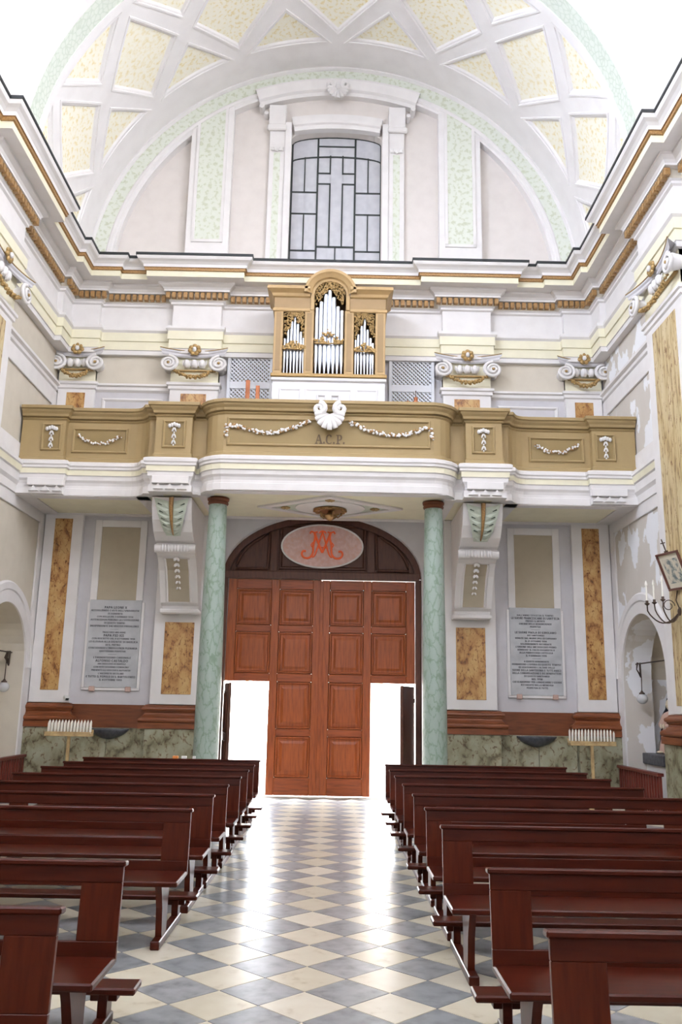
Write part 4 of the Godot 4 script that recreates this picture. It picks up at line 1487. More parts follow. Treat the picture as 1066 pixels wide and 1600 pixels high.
func columns_and_consoles() -> void:
	for s: float in [-1.0, 1.0]:
		var who := HERE if s > 0 else ACROSS
		var c := thing("column", "pale green veined column under the choir gallery, " + who, "column", Vector3(-1.88 if s < 0 else 1.84, 0, 1.6))
		var b := B.new()
		b.lathe([Vector2(0.2, 0.24), Vector2(0.205, 0.5), Vector2(0.205, 1.4), Vector2(0.195, 2.6), Vector2(0.175, 3.8), Vector2(0.155, 4.92), Vector2(0.15, 4.98)], 32)
		obj("shaft", b, M.mint_marble, c)
		b = B.new()
		b.lathe([Vector2(0.15, 4.97), Vector2(0.17, 4.98), Vector2(0.18, 5.0), Vector2(0.17, 5.02), Vector2(0.165, 5.03), Vector2(0.185, 5.05), Vector2(0.19, 5.09), Vector2(0.0, 5.092)], 32)
		obj("collar", b, M.dado_wood, c)
		b = B.new()
		b.lathe([Vector2(0.2, 0.25), Vector2(0.22, 0.24), Vector2(0.23, 0.2), Vector2(0.22, 0.17), Vector2(0.24, 0.15), Vector2(0.27, 0.12), Vector2(0.26, 0.08)], 32)
		b.span(Vector3(-0.28, 0.0, -0.28), Vector3(0.28, 0.08, 0.28), 0.01)
		obj("base", b, M.slab_marble, c)
		# bracket under the gallery
		var k := thing("wall_bracket", "white scrolled bracket with green leaf carrying the choir gallery, " + who, "bracket", Vector3(s * 2.67 + 0.01, 3.2, 0.15))
		var P := PackedVector2Array()   # side outline in (z, y)
		P.append_array(PackedVector2Array([Vector2(0, 1.87), Vector2(0, 0.16), Vector2(0.22, 0.16), Vector2(0.3, 0.2), Vector2(0.42, 0.45), Vector2(0.6, 0.75), Vector2(0.8, 0.95), Vector2(0.92, 1.0), Vector2(1.0, 1.06), Vector2(1.02, 1.12), Vector2(0.98, 1.18), Vector2(1.1, 1.2), Vector2(1.3, 1.32), Vector2(1.45, 1.5), Vector2(1.54, 1.7), Vector2(1.56, 1.87)]))
		b = B.new()
		b.xf = Transform3D(Basis(Vector3(0, 0, 1), Vector3(0, 1, 0), Vector3(-1, 0, 0)), Vector3.ZERO)
		b.prism(P, -0.34, 0.34)
		obj("scroll_body", b, M.stucco, k)
		b = B.new()
		b.span(Vector3(-0.36, 0.02, 0.0), Vector3(0.36, 0.1, 0.26), 0.02)
		b.span(Vector3(-0.33, 0.1, 0.0), Vector3(0.33, 0.17, 0.22), 0.01)
		obj("foot_moulding", b, M.stucco, k)
		b = B.new()
		b.tube([Vector3(-0.36, 1.08, 0.98), Vector3(0.36, 1.08, 0.98)], 0.075, 12)
		for i in 9:
			b.ball(Vector3((i - 4) * 0.055, 1.08, 1.05), Vector3(0.026, 0.07, 0.03), 6, 4)
		obj("roll", b, M.stucco, k)
		# sunk field with a bell-flower drop on the lower face
		var lower := [Vector3(0, 0.22, 0.325), Vector3(0, 0.45, 0.435), Vector3(0, 0.75, 0.615), Vector3(0, 0.93, 0.8)]
		b = B.new()
		var rows := []
		for q: Vector3 in lower:
			rows.append(PackedVector3Array([q + Vector3(-0.2, 0, 0), q + Vector3(0.2, 0, 0)]))
		b.grid(rows, false)
		var field := obj("lower_field", b, M.taupe, k)
		b = B.new()
		for e: float in [-1.0, 1.0]:
			var pts := []
			for q: Vector3 in lower:
				pts.append(q + Vector3(e * 0.21, 0, 0))
			b = B.new()
			b.tube(pts, 0.02, 6)
			obj("field_moulding", b, M.stucco, field)
		b = B.new()
		for i in 6:
			var t := i / 5.0
			var q := Vector3(0, lerpf(0.92, 0.45, t), lerpf(0.82, 0.46, t))
			b = B.new()
			for e: float in [-1.0, 1.0]:
				b.ball(q + Vector3(e * 0.024, 0, 0.0), Vector3(0.03, 0.045, 0.025) * (1.0 - 0.35 * t), 6, 4, Basis(Vector3.BACK, e * 0.5))
			obj("bellflower", b, M.stucco, field)
		# acanthus leaf on the upper curve
		var up := func(t: float) -> Vector3:
			# t 0 at the top, 1 at the tip
			var a := lerpf(0.0, 1.25, t)
			return Vector3(0, 1.86 - 0.62 * sin(a), 1.58 - 0.5 * (1.0 - cos(a)))
		b = B.new()
		for e: float in [-1.0, 1.0]:
			for lobe in 6:
				var t0 := lobe / 6.0
				var root: Vector3 = up.call(t0 + 0.1)
				var wide := 0.3 * (1.0 - 0.62 * t0)
				var tip: Vector3 = up.call(clampf(t0 + 0.02, 0, 1)) + Vector3(e * wide, 0.01, 0.03)
				var low: Vector3 = up.call(clampf(t0 + 0.3, 0, 1.05))
				var side: Vector3 = up.call(clampf(t0 + 0.2, 0, 1.05)) + Vector3(e * wide * 0.85, 0, 0.02)
				var m := (root + side) / 2 + Vector3(0, 0, 0.035)
				b.tri(root, tip, m); b.tri(tip, side, m); b.tri(side, low, m); b.tri(low, root, m)
		obj("acanthus_leaf", b, M.leaf_green, k)
		b = B.new()
		var rib := []
		var rad := []
		for i in 9:
			rib.append(up.call(i / 8.0) + Vector3(0, 0, 0.03))
			rad.append(lerpf(0.042, 0.012, i / 8.0))
		b.tube(rib, rad, 6)
		obj("leaf_rib", b, M.gold_paint, k)
		b = B.new()
		for e: float in [-1.0, 1.0]:
			for lobe in 4:
				var t0 := 0.14 + lobe / 6.0
				var q: Vector3 = up.call(t0) + Vector3(e * 0.25 * (1.0 - 0.62 * t0), 0, 0.032)
				b.tube([q, q + Vector3(-e * 0.07, -0.03, 0.0)], [0.012, 0.006], 5)
		obj("leaf_eye", b, M.leaf_mark, k)

# ---------------------------------------------------------------- organ
func organ() -> void:
	var g := thing("pipe_organ", "pipe organ with ochre carved case and silver pipes on the gallery", "organ", Vector3(-0.03, 5.3, 0.0))
	var o := 5.3
	var zf := 1.05
	var b := B.new()
	b.span(Vector3(-1.05, 0.0, 0.16), Vector3(1.05, 7.52 - o, zf - 0.02), 0.008)
	b.span(Vector3(-1.07, 7.5 - o, 0.16), Vector3(1.07, 7.56 - o, zf + 0.03), 0.01)
	obj("lower_case", b, M.organ_white, g)
	b = B.new()
	for q in [[-0.92, -0.5], [-0.44, 0.44], [0.5, 0.92]]:
		b.frame(q[0], 6.9 - o, q[1], 7.36 - o, zf - 0.02, 0.05, 0.015)
	for q in [[-0.22, -0.03], [0.03, 0.22]]:
		b.frame(q[0], 6.95 - o, q[1], 7.24 - o, zf - 0.01, 0.04, 0.03)
	obj("case_panel", b, M.organ_white, g)
	b = B.new()
	b.span(Vector3(-1.08, 7.56 - o, 0.16), Vector3(1.08, 7.63 - o, zf + 0.06), 0.012)
	obj("base_rail", b, M.gilt, g)
	# inside of the case: back board, roof and partitions, closed but for the openings in front
	b = B.new()
	b.span(Vector3(-1.0, 7.5 - o, 0.17), Vector3(1.0, 9.62 - o, 0.21))
	obj("back_board", b, M.case_wood, g)
	b = B.new()
	b.span(Vector3(-1.03, 9.18 - o, 0.17), Vector3(-0.36, 9.21 - o, zf - 0.02))
	b.span(Vector3(0.36, 9.18 - o, 0.17), Vector3(1.03, 9.21 - o, zf - 0.02))
	b.arch(Vector2(0, 9.24 - o), 0.36, 0.34, 0.0, 180.0, [Vector2(0.02, 0.17), Vector2(0.02, 0.7)], 16)
	for x: float in [-0.39, 0.37]:
		b.span(Vector3(x - 0.02, 7.6 - o, 0.17), Vector3(x + 0.02, 9.26 - o, 0.98))
	obj("roof_board", b, M.case_wood, g)
	# posts
	for q in [[-1.05, -0.88], [-0.475, -0.3], [0.28, 0.455], [0.86, 1.05]]:
		b = B.new()
		b.span(Vector3(q[0], 7.63 - o, 0.3), Vector3(q[1], 8.92 - o, zf), 0.008)
		var post := obj("post", b, M.organ_ochre, g)
		b = B.new()
		b.span(Vector3(q[0] + 0.04, 7.7 - o, zf - 0.01), Vector3(q[1] - 0.04, 8.86 - o, zf + 0.008))
		obj("post_panel", b, M.organ_tan, post)
	b = B.new()
	b.span(Vector3(-1.05, 7.6 - o, 0.16), Vector3(-0.99, 9.2 - o, 0.4))
	b.span(Vector3(0.99, 7.6 - o, 0.16), Vector3(1.05, 9.2 - o, 0.4))
	obj("side_wall", b, M.organ_tan, g)
	# entablature of the case with the arched middle
	for s: float in [-1.0, 1.0]:
		b = B.new()
		b.span(Vector3(s * 0.36, 8.9 - o, 0.3), Vector3(s * 1.06, 9.2 - o, zf - 0.005), 0.008)
		obj("frieze", b, M.organ_tan, g)
		b = B.new()
		var plan := [Vector2(-1.06, 0.3), Vector2(-1.06, zf), Vector2(-0.38, zf)] if s < 0 else [Vector2(0.38, zf), Vector2(1.06, zf), Vector2(1.06, 0.3)]
		b.sweep(plan, [Vector2(0, 8.88 - o), Vector2(0.02, 8.9 - o), Vector2(0.02, 8.94 - o), Vector2(0, 8.96 - o)])
		b.sweep(plan, [Vector2(0, 9.17 - o), Vector2(0.03, 9.19 - o), Vector2(0.05, 9.24 - o), Vector2(0.1, 9.28 - o), Vector2(0.13, 9.3 - o), Vector2(0.13, 9.35 - o), Vector2(0.11, 9.37 - o), Vector2(-0.4, 9.37 - o)])
		obj("cornice", b, M.organ_ochre, g)
	b = B.new()
	b.arch(Vector2(0, 9.24 - o), 0.36, 0.34, 180.0, 0.0, [Vector2(-0.06, 0.6), Vector2(-0.06, zf), Vector2(-0.02, zf + 0.02), Vector2(0.0, zf + 0.06), Vector2(0.05, zf + 0.1), Vector2(0.08, zf + 0.13), Vector2(0.13, zf + 0.13), Vector2(0.14, zf + 0.1), Vector2(0.14, 0.6)], 28)
	for s: float in [-1.0, 1.0]:
		b.span(Vector3(s * 0.3, 8.92 - o, 0.6), Vector3(s * 0.37, 9.26 - o, zf + 0.02), 0.006)
	obj("arched_cornice", b, M.organ_ochre, g)
	# pipes
	var groups := [
		[[-0.845, -0.785, -0.722, -0.66, -0.6, -0.54, -0.49], [8.36, 8.56, 8.72, 8.84, 8.66, 8.5, 8.38], 8.05, 0.028],
		[[-0.252, -0.172, -0.09, -0.01, 0.07, 0.15, 0.228], [9.0, 9.12, 9.28, 9.36, 9.21, 9.03, 8.95], 7.93, 0.042],
		[[0.49, 0.54, 0.6, 0.66, 0.72, 0.775, 0.82], [8.36, 8.47, 8.65, 8.78, 8.57, 8.4, 8.3], 7.98, 0.027]]
	for q in groups:
		for k in 7:
			b = B.new()
			var mouth: float = q[2]
			var r: float = q[3] * (1.0 - 0.07 * absf(k - 3))
			b.lathe([Vector2(0.0, 7.63 - o), Vector2(0.012, 7.635 - o), Vector2(r, mouth - o), Vector2(r, q[1][k] - o), Vector2(r * 0.86, q[1][k] - o), Vector2(r * 0.86, q[1][k] - 0.08 - o)], 14)
			var pipe := obj("pipe", b, M.tin, g)
			pipe.position = Vector3(q[0][k], 0, zf - 0.08)
			b = B.new()
			b.span(Vector3(-r * 0.6, mouth + 0.01 - o, r * 0.85), Vector3(r * 0.6, mouth + 0.022 - o, r + 0.003))
			obj("pipe_mouth", b, M.tin, pipe)
	# carved gilt screens above the pipes, stepping up round the tops
	var rng := RandomNumberGenerator.new()
	rng.seed = 31
	for t in 3:
		b = B.new()
		var q: Array = groups[t]
		var cx: float = q[0][3]
		var hw: float = [0.2, 0.27, 0.19][t]
		for i in 210:
			var x := rng.randf_range(-hw, hw)
			var top := 8.9 if t != 1 else 9.22 + 0.3 * sqrt(maxf(0.0, 1.0 - pow(x / 0.33, 2.0)))
			var low: float = (8.86 if t != 1 else 9.4) - absf(x) / hw * (0.55 if t != 1 else 0.4) + (0.02 if t == 1 else 0.0)
			var y := rng.randf_range(low, top)
			if low > top - 0.02:
				y = top - 0.02
			var a := rng.randf() * TAU
			var r := rng.randf_range(0.014, 0.03)
			var pts := []
			for j in 6:
				var th := a + j * 0.8
				pts.append(Vector3(cx + x + r * (1.0 - j * 0.12) * cos(th), y - o + r * (1.0 - j * 0.12) * sin(th), zf - 0.03 + 0.004 * j))
			b.tube(pts, [0.006, 0.009, 0.009, 0.008, 0.007, 0.004], 5)
		obj("carved_screen", b, M.gilt, g)
		# carved ornament across the pipes
		b = B.new()
		var y0: float = [8.15, 8.27, 8.12][t]
		for i in 75:
			var u := rng.randf_range(-1, 1)
			var hh := 0.13 * (1.0 - absf(u)) + 0.03 if t != 1 else (0.24 * sqrt(1.0 - pow(absf(u) / 0.6, 2.0)) + 0.03 if absf(u) < 0.55 else 0.06)
			b.ball(Vector3(cx + u * (hw + 0.02), y0 - o + rng.randf_range(-0.02, hh), zf - 0.01), Vector3(rng.randf_range(0.015, 0.035), rng.randf_range(0.012, 0.03), 0.02), 6, 4, Basis(Vector3.BACK, rng.randf() * PI))
		b.tube([Vector3(cx - hw, y0 - o, zf - 0.02), Vector3(cx, y0 - 0.02 - o, zf), Vector3(cx + hw, y0 - o, zf - 0.02)], 0.016, 6)
		obj("carved_band", b, M.gilt, g)
		b = B.new()
		b.span(Vector3(cx - hw - 0.02, [8.02, 7.9, 7.96][t] - o, zf - 0.13), Vector3(cx + hw + 0.02, [8.025, 7.905, 7.965][t] - o, zf - 0.12))
		obj("pipe_rail", b, M.case_wood, g)

func grilles() -> void:
	for s: float in [-1.0, 1.0]:
		var g := thing("lattice_grille", "white lattice grille in a white frame beside the organ, " + (HERE if s > 0 else ACROSS), "grille", Vector3(s * 1.6, 6.7, 0.0))
		var x0 := -0.45
		var x1 := 0.45
		var b := B.new()
		b.span(Vector3(x0, 0.0, 0.0), Vector3(x0 + 0.06, 2.33, 0.08), 0.006)
		b.span(Vector3(x1 - 0.06, 0.0, 0.0), Vector3(x1, 2.33, 0.08), 0.006)
		b.span(Vector3(x0, 2.25, 0.0), Vector3(x1, 2.33, 0.08), 0.006)
		b.span(Vector3(x0, 0.99, 0.0), Vector3(x1, 1.14, 0.075), 0.006)
		b.span(Vector3(x0, 0.0, 0.0), Vector3(x1, 0.1, 0.075), 0.006)
		obj("frame", b, M.lattice_white, g)
		for r in [[0.1, 0.99], [1.14, 2.25]]:
			b = B.new()
			var a0 := x0 + 0.06
			var a1 := x1 - 0.06
			for e: float in [-1.0, 1.0]:
				var k := -2.4
				while k < 3.4:
					# strip e*x + y = k clipped to the rectangle
					var pts := []
					var xa := a0
					var xb := a1
					var ya := k - e * xa
					var yb := k - e * xb
					var t0 := 0.0
					var t1 := 1.0
					var dy := yb - ya
					var ta: float = (r[0] - ya) / dy
					var tb: float = (r[1] - ya) / dy
					t0 = maxf(t0, minf(ta, tb))
					t1 = minf(t1, maxf(ta, tb))
					if t1 - t0 > 0.01:
						var p := Vector3(lerpf(xa, xb, t0), lerpf(ya, yb, t0), 0.04)
						var q := Vector3(lerpf(xa, xb, t1), lerpf(ya, yb, t1), 0.04)
						var d := (q - p).normalized()
						var w := Vector3(-d.y, d.x, 0) * 0.0138
						var zf := Vector3(0, 0, 0.008 * e + 0.01)
						b.quad(p - w + zf, q - w + zf, q + w + zf, p + w + zf)
						b.quad(p - w, p - w + zf, p + w + zf, p + w)
						b.quad(p - w, q - w, q - w + zf, p - w + zf)
						b.quad(q + w, p + w, p + w + zf, q + w + zf)
					k += 0.08
			var o := obj("lattice", b, M.lattice_white, g)
			o.set_meta("kind", "stuff")

# ---------------------------------------------------------------- plaques
func plaques() -> void:
	var first := [["PAPA LEONE X", 1.3], ["ACCOGLIENDO I VOTI DELL'UNIVERSITA'", 1.0], ["DI AGNANESE", 0.9], ["CON BOLLA DEL 3 GENNAIO 1514", 0.9], ["AUTORIZZAVA PERSINO LA COSTRUZIONE", 1.0], ["DI QUESTO TEMPIO", 0.9], ["INDIPENDENTE DAI VESCOVI PROSALENSI", 1.0], ["_", 1.0], ["TRASCORSI 400 ANNI", 0.9], ["PAPA PIO XII", 1.3], ["CON RESCRITTO DEL 8 SETTEMBRE 1950", 0.9], ["LO ELEVAVA ALLA DIGNITA' DI BASILICA", 1.0], ["DI S. PIETRO", 1.0], ["CONCEDENDO L'INDULGENZA PLENARIA", 1.0], ["QUOTIDIANA PERPETUA", 0.9], ["_", 1.0], ["L'EMINENTISSIMO CARDINALE", 1.0], ["ALFONSO CASTALDO", 1.3], ["ARCIVESCOVO DI NAPOLI", 0.9], ["CON RITO SOLENNE CONSACRO'", 0.9], ["PRESENTI GLI VESCOVI E AUTORITA'", 0.9], ["L'ARCIPRETE SECOLARE", 0.9], ["E TUTTO IL POPOLO DI S. BARTOLOMEO", 1.1], ["IL 4 OTTOBRE 1953", 1.0]]
	var second := [["DALL'ANNO 1514 SI DA IL TEMPIO", 0.9], ["LE SUORE FRANCESCANE DI SANT'ELIA", 1.2], ["PRESSO IL MONTE", 0.9], ["ORDINE DELLE BENEMERENZE", 0.9], ["PERPETUE", 0.9], ["_", 0.9], ["LE SUORE PAOLA DI GIROLAMO", 1.1], ["DEI SANTUARIO", 0.9], ["VENUTE DAL MUNICIPIO DI CAPUANO", 0.9], ["IL 21 OTTOBRE 1954", 0.9], ["SOLENNEMENTE RICORDATE", 0.9], ["L'ORDINE DELL'ARCIVESCOVO PRIMO", 0.9], ["RINNOVO' IL CULTO EUCARISTICO", 0.9], ["ALLA PARROCCHIA CATTOLICA", 0.9], ["IL 9 GENNAIO 1955", 0.9], ["_", 0.9], ["A QUESTE BENEMERITE", 0.9], ["DONARONO L'OPERA DI QUESTO TEMPIO", 1.0], ["ED AGGIUNSERO L'ALTARE DELLE", 0.9], ["SUORE DELLA SANTISSIMA E TUTTI AMICI", 1.1], ["DELLA CONGREGAZIONE E DEI BENEFATTORI", 1.1], ["DI QUESTO SANTUARIO", 0.9], ["NEL 1956", 1.0], ["CHI SI ADOPERO' PER LUNGHI ANNI E GIORNI", 1.0], ["RICORDATO NELLA MEMORIA", 0.9], ["PERPETUA DI TUTTI", 0.9]]
	for s: float in [-1.0, 1.0]:
		var p := thing("wall_plaque", "grey marble plaque with carved Italian inscription, " + (HERE if s > 0 else ACROSS), "plaque", Vector3(s * 3.905, 1.88, 0.0))
		var b := B.new()
		b.span(Vector3(-0.48, 0.0, 0.0), Vector3(0.48, 1.6, 0.05), 0.005)
		obj("slab", b, M.slab_marble, p)
		b = B.new()
		b.span(Vector3(-0.53, -0.05, 0.0), Vector3(-0.48, 1.56, 0.035), 0.005)
		b.span(Vector3(0.48, -0.05, 0.0), Vector3(0.53, 1.56, 0.035), 0.005)
		b.span(Vector3(-0.53, -0.05, 0.0), Vector3(0.53, 0.0, 0.035), 0.005)
		obj("plaster_edge", b, M.stucco, p)
		for x: float in [-0.33, 0.33]:
			b = B.new()
			b.span(Vector3(x - 0.05, -0.07, 0.0), Vector3(x + 0.05, 0.02, 0.075), 0.008)
			obj("holder", b, M.peg, p)
		var lines: Array = first if s < 0 else second
		var y := 1.46
		var step := 1.38 / lines.size()
		for l in lines:
			if l[0] == "_":
				b = B.new()
				b.span(Vector3(-0.08, y - 0.002, 0.05), Vector3(0.08, y + 0.002, 0.052))
				obj("rule", b, M.ink, p)
			else:
				letters(l[0], 0.035 * l[1], Vector3(0, y, 0.051), M.ink, p, 0.9)
			y -= step

# ---------------------------------------------------------------- pews
func make_pew() -> Node3D:
	var L := 2.46
	var h := L / 2
	var p := thing("pew", "", "pew", Vector3.ZERO, 0.0, "dark mahogany pews in two blocks")
	var lean := Transform3D(Basis(Vector3.RIGHT, deg_to_rad(-6.0)), Vector3(0, 0.44, 0.0))
	var b := B.new()
	b.xf = lean
	b.span(Vector3(-h, 0.335, -0.015), Vector3(h, 0.42, 0.015), 0.004)
	obj("top_rail", b, M.mahogany, p)
	b = B.new()
	b.xf = lean
	b.span(Vector3(-h - 0.012, 0.41, -0.04), Vector3(h + 0.012, 0.437, 0.03), 0.008)
	obj("back_cap", b, M.mahogany, p)
	b = B.new()
	b.xf = lean
	b.span(Vector3(-h, -0.02, -0.015), Vector3(h, 0.075, 0.015), 0.004)
	obj("lower_rail", b, M.mahogany, p)
	for q in [[-h, -h + 0.2], [h - 0.2, h]]:
		b = B.new()
		b.xf = lean
		b.span(Vector3(q[0], 0.074, -0.014), Vector3(q[1], 0.336, 0.014), 0.003)
		obj("stile", b, M.mahogany_up, p)
	b = B.new()
	b.span(Vector3(-h, 0.412, 0.0), Vector3(h, 0.448, 0.42), 0.008)
	obj("seat", b, M.mahogany, p)
	for x: float in [-h + 0.14, h - 0.14]:
		b = B.new()
		b.xf = Transform3D(Basis(Vector3(0, 0, 1), Vector3(0, 1, 0), Vector3(-1, 0, 0)), Vector3(x, 0, 0))
		b.prism(PackedVector2Array([Vector2(0.03, 0.413), Vector2(0.06, 0.25), Vector2(0.07, 0.055), Vector2(0.24, 0.055), Vector2(0.255, 0.15), Vector2(0.27, 0.25), Vector2(0.31, 0.34), Vector2(0.35, 0.413)]), -0.022, 0.022)
		obj("leg", b, M.mahogany_up, p)
		b = B.new()
		b.span(Vector3(x - 0.032, 0.0, -0.5), Vector3(x + 0.032, 0.056, 0.36), 0.006)
		obj("foot", b, M.mahogany, p)
		b = B.new()
		b.span(Vector3(x - 0.025, 0.055, -0.48), Vector3(x + 0.025, 0.172, -0.37), 0.004)
		b.span(Vector3(x - 0.07, 0.13, -0.46), Vector3(x + 0.07, 0.172, -0.39), 0.004)
		obj("kneeler_bracket", b, M.mahogany, p)
	b = B.new()
	b.span(Vector3(-h - 0.03, 0.171, -0.51), Vector3(h + 0.03, 0.206, -0.34), 0.008)
	obj("kneeler", b, M.mahogany, p)
	return p

func pews() -> void:
	var order := ["first", "second", "third", "fourth", "fifth", "sixth", "seventh", "eighth", "ninth"]
	var there := [[0.9, 3.95], [0.9, 4.92], [0.9, 5.86], [0.91, 6.9], [0.92, 7.92], [0.92, 8.98], [0.92, 10.0], [0.96, 11.56], [0.96, 12.76]]
	var here := [[0.84, 3.6], [0.84, 4.5], [0.83, 5.4], [0.82, 6.36], [0.84, 7.34], [0.85, 8.29], [0.87, 9.35], [0.85, 11.54], [0.86, 12.54]]
	var first: Node3D = null
	for s: float in [1.0, -1.0]:
		var rows: Array = there if s > 0 else here
		for k in 9:
			var at := Vector3(s * (rows[k][0] + 1.23), 0, rows[k][1])
			var label: String = "dark mahogany pew, %s row from the entrance door, %s" % [order[k], HERE if s > 0 else ACROSS]
			if first == null:
				first = make_pew()
				first.position = at
				first.set_meta("label", label)
			else:
				copy(first, "pew", label, at)

# ---------------------------------------------------------------- candle stands
func candle_stands() -> void:
	for s: float in [-1.0, 1.0]:
		var c := thing("candle_stand", "pine votive stand with two rows of white candles, " + (HERE if s > 0 else ACROSS), "candle stand", Vector3(-4.29 if s < 0 else 4.58, 0, 1.0))
		var b := B.new()
		b.span(Vector3(-0.385, 1.05, -0.1), Vector3(0.385, 1.1, 0.12), 0.006)
		b.span(Vector3(-0.385, 1.1, 0.1), Vector3(0.385, 1.125, 0.12), 0.004)
		b.span(Vector3(-0.385, 1.1, -0.1), Vector3(0.385, 1.16, -0.08), 0.004)
		obj("tray", b, M.pine, c)
		b = B.new()
		b.span(Vector3(-0.025, 0.04, -0.025), Vector3(0.025, 1.05, 0.025), 0.005)
		obj("post", b, M.pine, c)
		b = B.new()
		b.span(Vector3(-0.2, 0.0, -0.15), Vector3(0.2, 0.04, 0.15), 0.01)
		obj("base", b, M.pine, c)
		b = B.new()
		b.lathe([Vector2(0.0, 0.0), Vector2(0.0165, 0.0), Vector2(0.0165, 0.16), Vector2(0.013, 0.168), Vector2(0.004, 0.19), Vector2(0.0, 0.2)], 10)
		var m := b.mesh()
		for r in 2:
			for k in 14:
				var o := obj("candle", m, M.wax, c)
				o.position = Vector3((k - 6.5) * 0.054 + (0.013 if r else -0.006), 1.1 + (0.025 if r == 0 else 0.0), -0.045 if r == 0 else 0.06)
		b = B.new()
		b.span(Vector3(-0.37, 1.1, -0.062), Vector3(0.37, 1.125, -0.028))
		obj("rear_step", b, M.pine, c)

# ---------------------------------------------------------------- niches
func rails_and_niches() -> void:
	for s: float in [-1.0, 1.0]:
		var who := HERE if s > 0 else ACROSS
		var r := thing("balustrade", "low dark red wooden rail closing the arched niche, " + who, "railing", Vector3(s * 5.22, 0, 0.42))
		var b := B.new()
		b.span(Vector3(-0.05, 0.66, 0.0), Vector3(0.05, 0.71, 1.95), 0.008)
		obj("handrail", b, M.rail_wood, r)
		b = B.new()
		b.span(Vector3(-0.035, 0.0, 0.0), Vector3(0.035, 0.08, 1.95), 0.006)
		obj("bottom_rail", b, M.rail_wood, r)
		for k in 17:
			b = B.new()
			var end := k == 0 or k == 16
			b.span(Vector3(-0.018, 0.08, -0.03), Vector3(0.018, 0.66, 0.03), 0.005)
			var o := obj("end_post" if end else "baluster", b, M.rail_wood, r)
			o.position.z = 0.04 + k * 1.87 / 16
		# rod with two globe lamps hung from it
		var rod := thing("hanging_rod", "thin iron rod across the arched niche with rope tied on, " + who, "rod", Vector3(s * 5.62, 2.46, 0.17))
		b = B.new()
		b.tube([Vector3(0, 0, -0.02), Vector3(0, 0, 2.48)], 0.012, 6)
		obj("bar", b, M.iron, rod)
		b = B.new()
		for i in 7:
			b.tube([Vector3(-0.02, 0.02, 0.34 + i * 0.008), Vector3(-0.03 - 0.004 * i, -0.1, 0.33 + i * 0.012), Vector3(0.02, -0.2 - 0.02 * (i % 3), 0.35 + i * 0.008), Vector3(0.02, 0.02, 0.35 + i * 0.008)], 0.009, 5)
		obj("rope", b, M.rope, rod)
		for k in 2:
			var l := thing("globe_lamp", "glass globe lamp on cord in niche, %s, %s" % ["beside the rope" if k == 0 else "away from the rope", who], "lamp", Vector3(s * 5.62, 1.76, [0.62, 2.1][k]))
			b = B.new()
			b.ball(Vector3(0, 0.09, 0), Vector3(0.095, 0.09, 0.095), 16, 10)
			obj("globe", b, M.glass_lamp, l)
			b = B.new()
			b.lathe([Vector2(0.05, 0.165), Vector2(0.05, 0.19), Vector2(0.03, 0.2), Vector2(0.012, 0.23), Vector2(0.0, 0.24)], 12)
			obj("cap", b, M.iron, l)
			b = B.new()
			b.tube([Vector3(0, 0.23, 0), Vector3(0.004, 0.45, 0.003), Vector3(0, 0.685, 0)], 0.009, 5)
			obj("cord", b, M.rope, l)
	# statue standing in the niche
	var t := thing("plinth_block", "dark slab on a white block carrying the statue in the niche", "plinth", Vector3(6.12, 0, 0.7))
	var b := B.new()
	b.span(Vector3(-0.4, 0.0, -0.5), Vector3(0.45, 0.74, 0.6), 0.01)
	obj("block", b, M.stucco, t)
	b = B.new()
	b.span(Vector3(-0.46, 0.741, -0.53), Vector3(0.48, 0.92, 0.65), 0.012)
	obj("slab", b, M.stone_dark, t)
	var f := thing("statue", "small painted statue in pink robe and dark mantle inside the niche", "statue", Vector3(6.12, 0.925, 0.62), -1.2)
	b = B.new()
	var rows := []
	for q in [[0.24, 0.0], [0.25, 0.04], [0.22, 0.2], [0.19, 0.36], [0.15, 0.5], [0.17, 0.6], [0.15, 0.68], [0.06, 0.72], [0.045, 0.75]]:
		var row := PackedVector3Array()
		for j in 33:
			var a := TAU * (j % 32) / 32
			var fold: float = 1.0 + 0.09 * sin(a * 7.0 + q[1] * 4.0) * clampf(1.0 - q[1] * 1.5, 0.0, 1.0)
			row.append(Vector3(q[0] * fold * sin(a), q[1], q[0] * fold * 0.8 * cos(a)))
		rows.append(row)
	b.grid(rows)
	for e: float in [-1.0, 1.0]:
		b.tube([Vector3(e * 0.15, 0.64, 0.0), Vector3(e * 0.2, 0.48, 0.06), Vector3(e * 0.05, 0.46, 0.19)], [0.06, 0.055, 0.04], 8)
	obj("robe", b, M.statue_pink, f)
	b = B.new()
	b.ball(Vector3(0, 0.83, 0.02), Vector3(0.075, 0.1, 0.085), 14, 10)
	b.ball(Vector3(0, 0.82, 0.105), Vector3(0.012, 0.02, 0.018), 6, 5)
	for e: float in [-1.0, 1.0]:
		b.ball(Vector3(e * 0.03, 0.46, 0.22), Vector3(0.025, 0.045, 0.02), 8, 6)
		b.ball(Vector3(e * 0.09, 0.02, 0.22), Vector3(0.04, 0.025, 0.08), 8, 5)
	obj("skin", b, M.statue_cream, f)
	b = B.new()
	rows = []
	for q in [[0.28, 0.02], [0.26, 0.3], [0.2, 0.55], [0.19, 0.66], [0.12, 0.76], [0.11, 0.86], [0.08, 0.94], [0.01, 0.97]]:
		var row := PackedVector3Array()
		for j in 21:
			var a := deg_to_rad(lerpf(75.0, 285.0, j / 20.0))
			row.append(Vector3(q[0] * sin(a), q[1], q[0] * 0.85 * cos(a)))
		rows.append(row)
	b.grid(rows)
	obj("mantle", b, M.statue_dark, f)

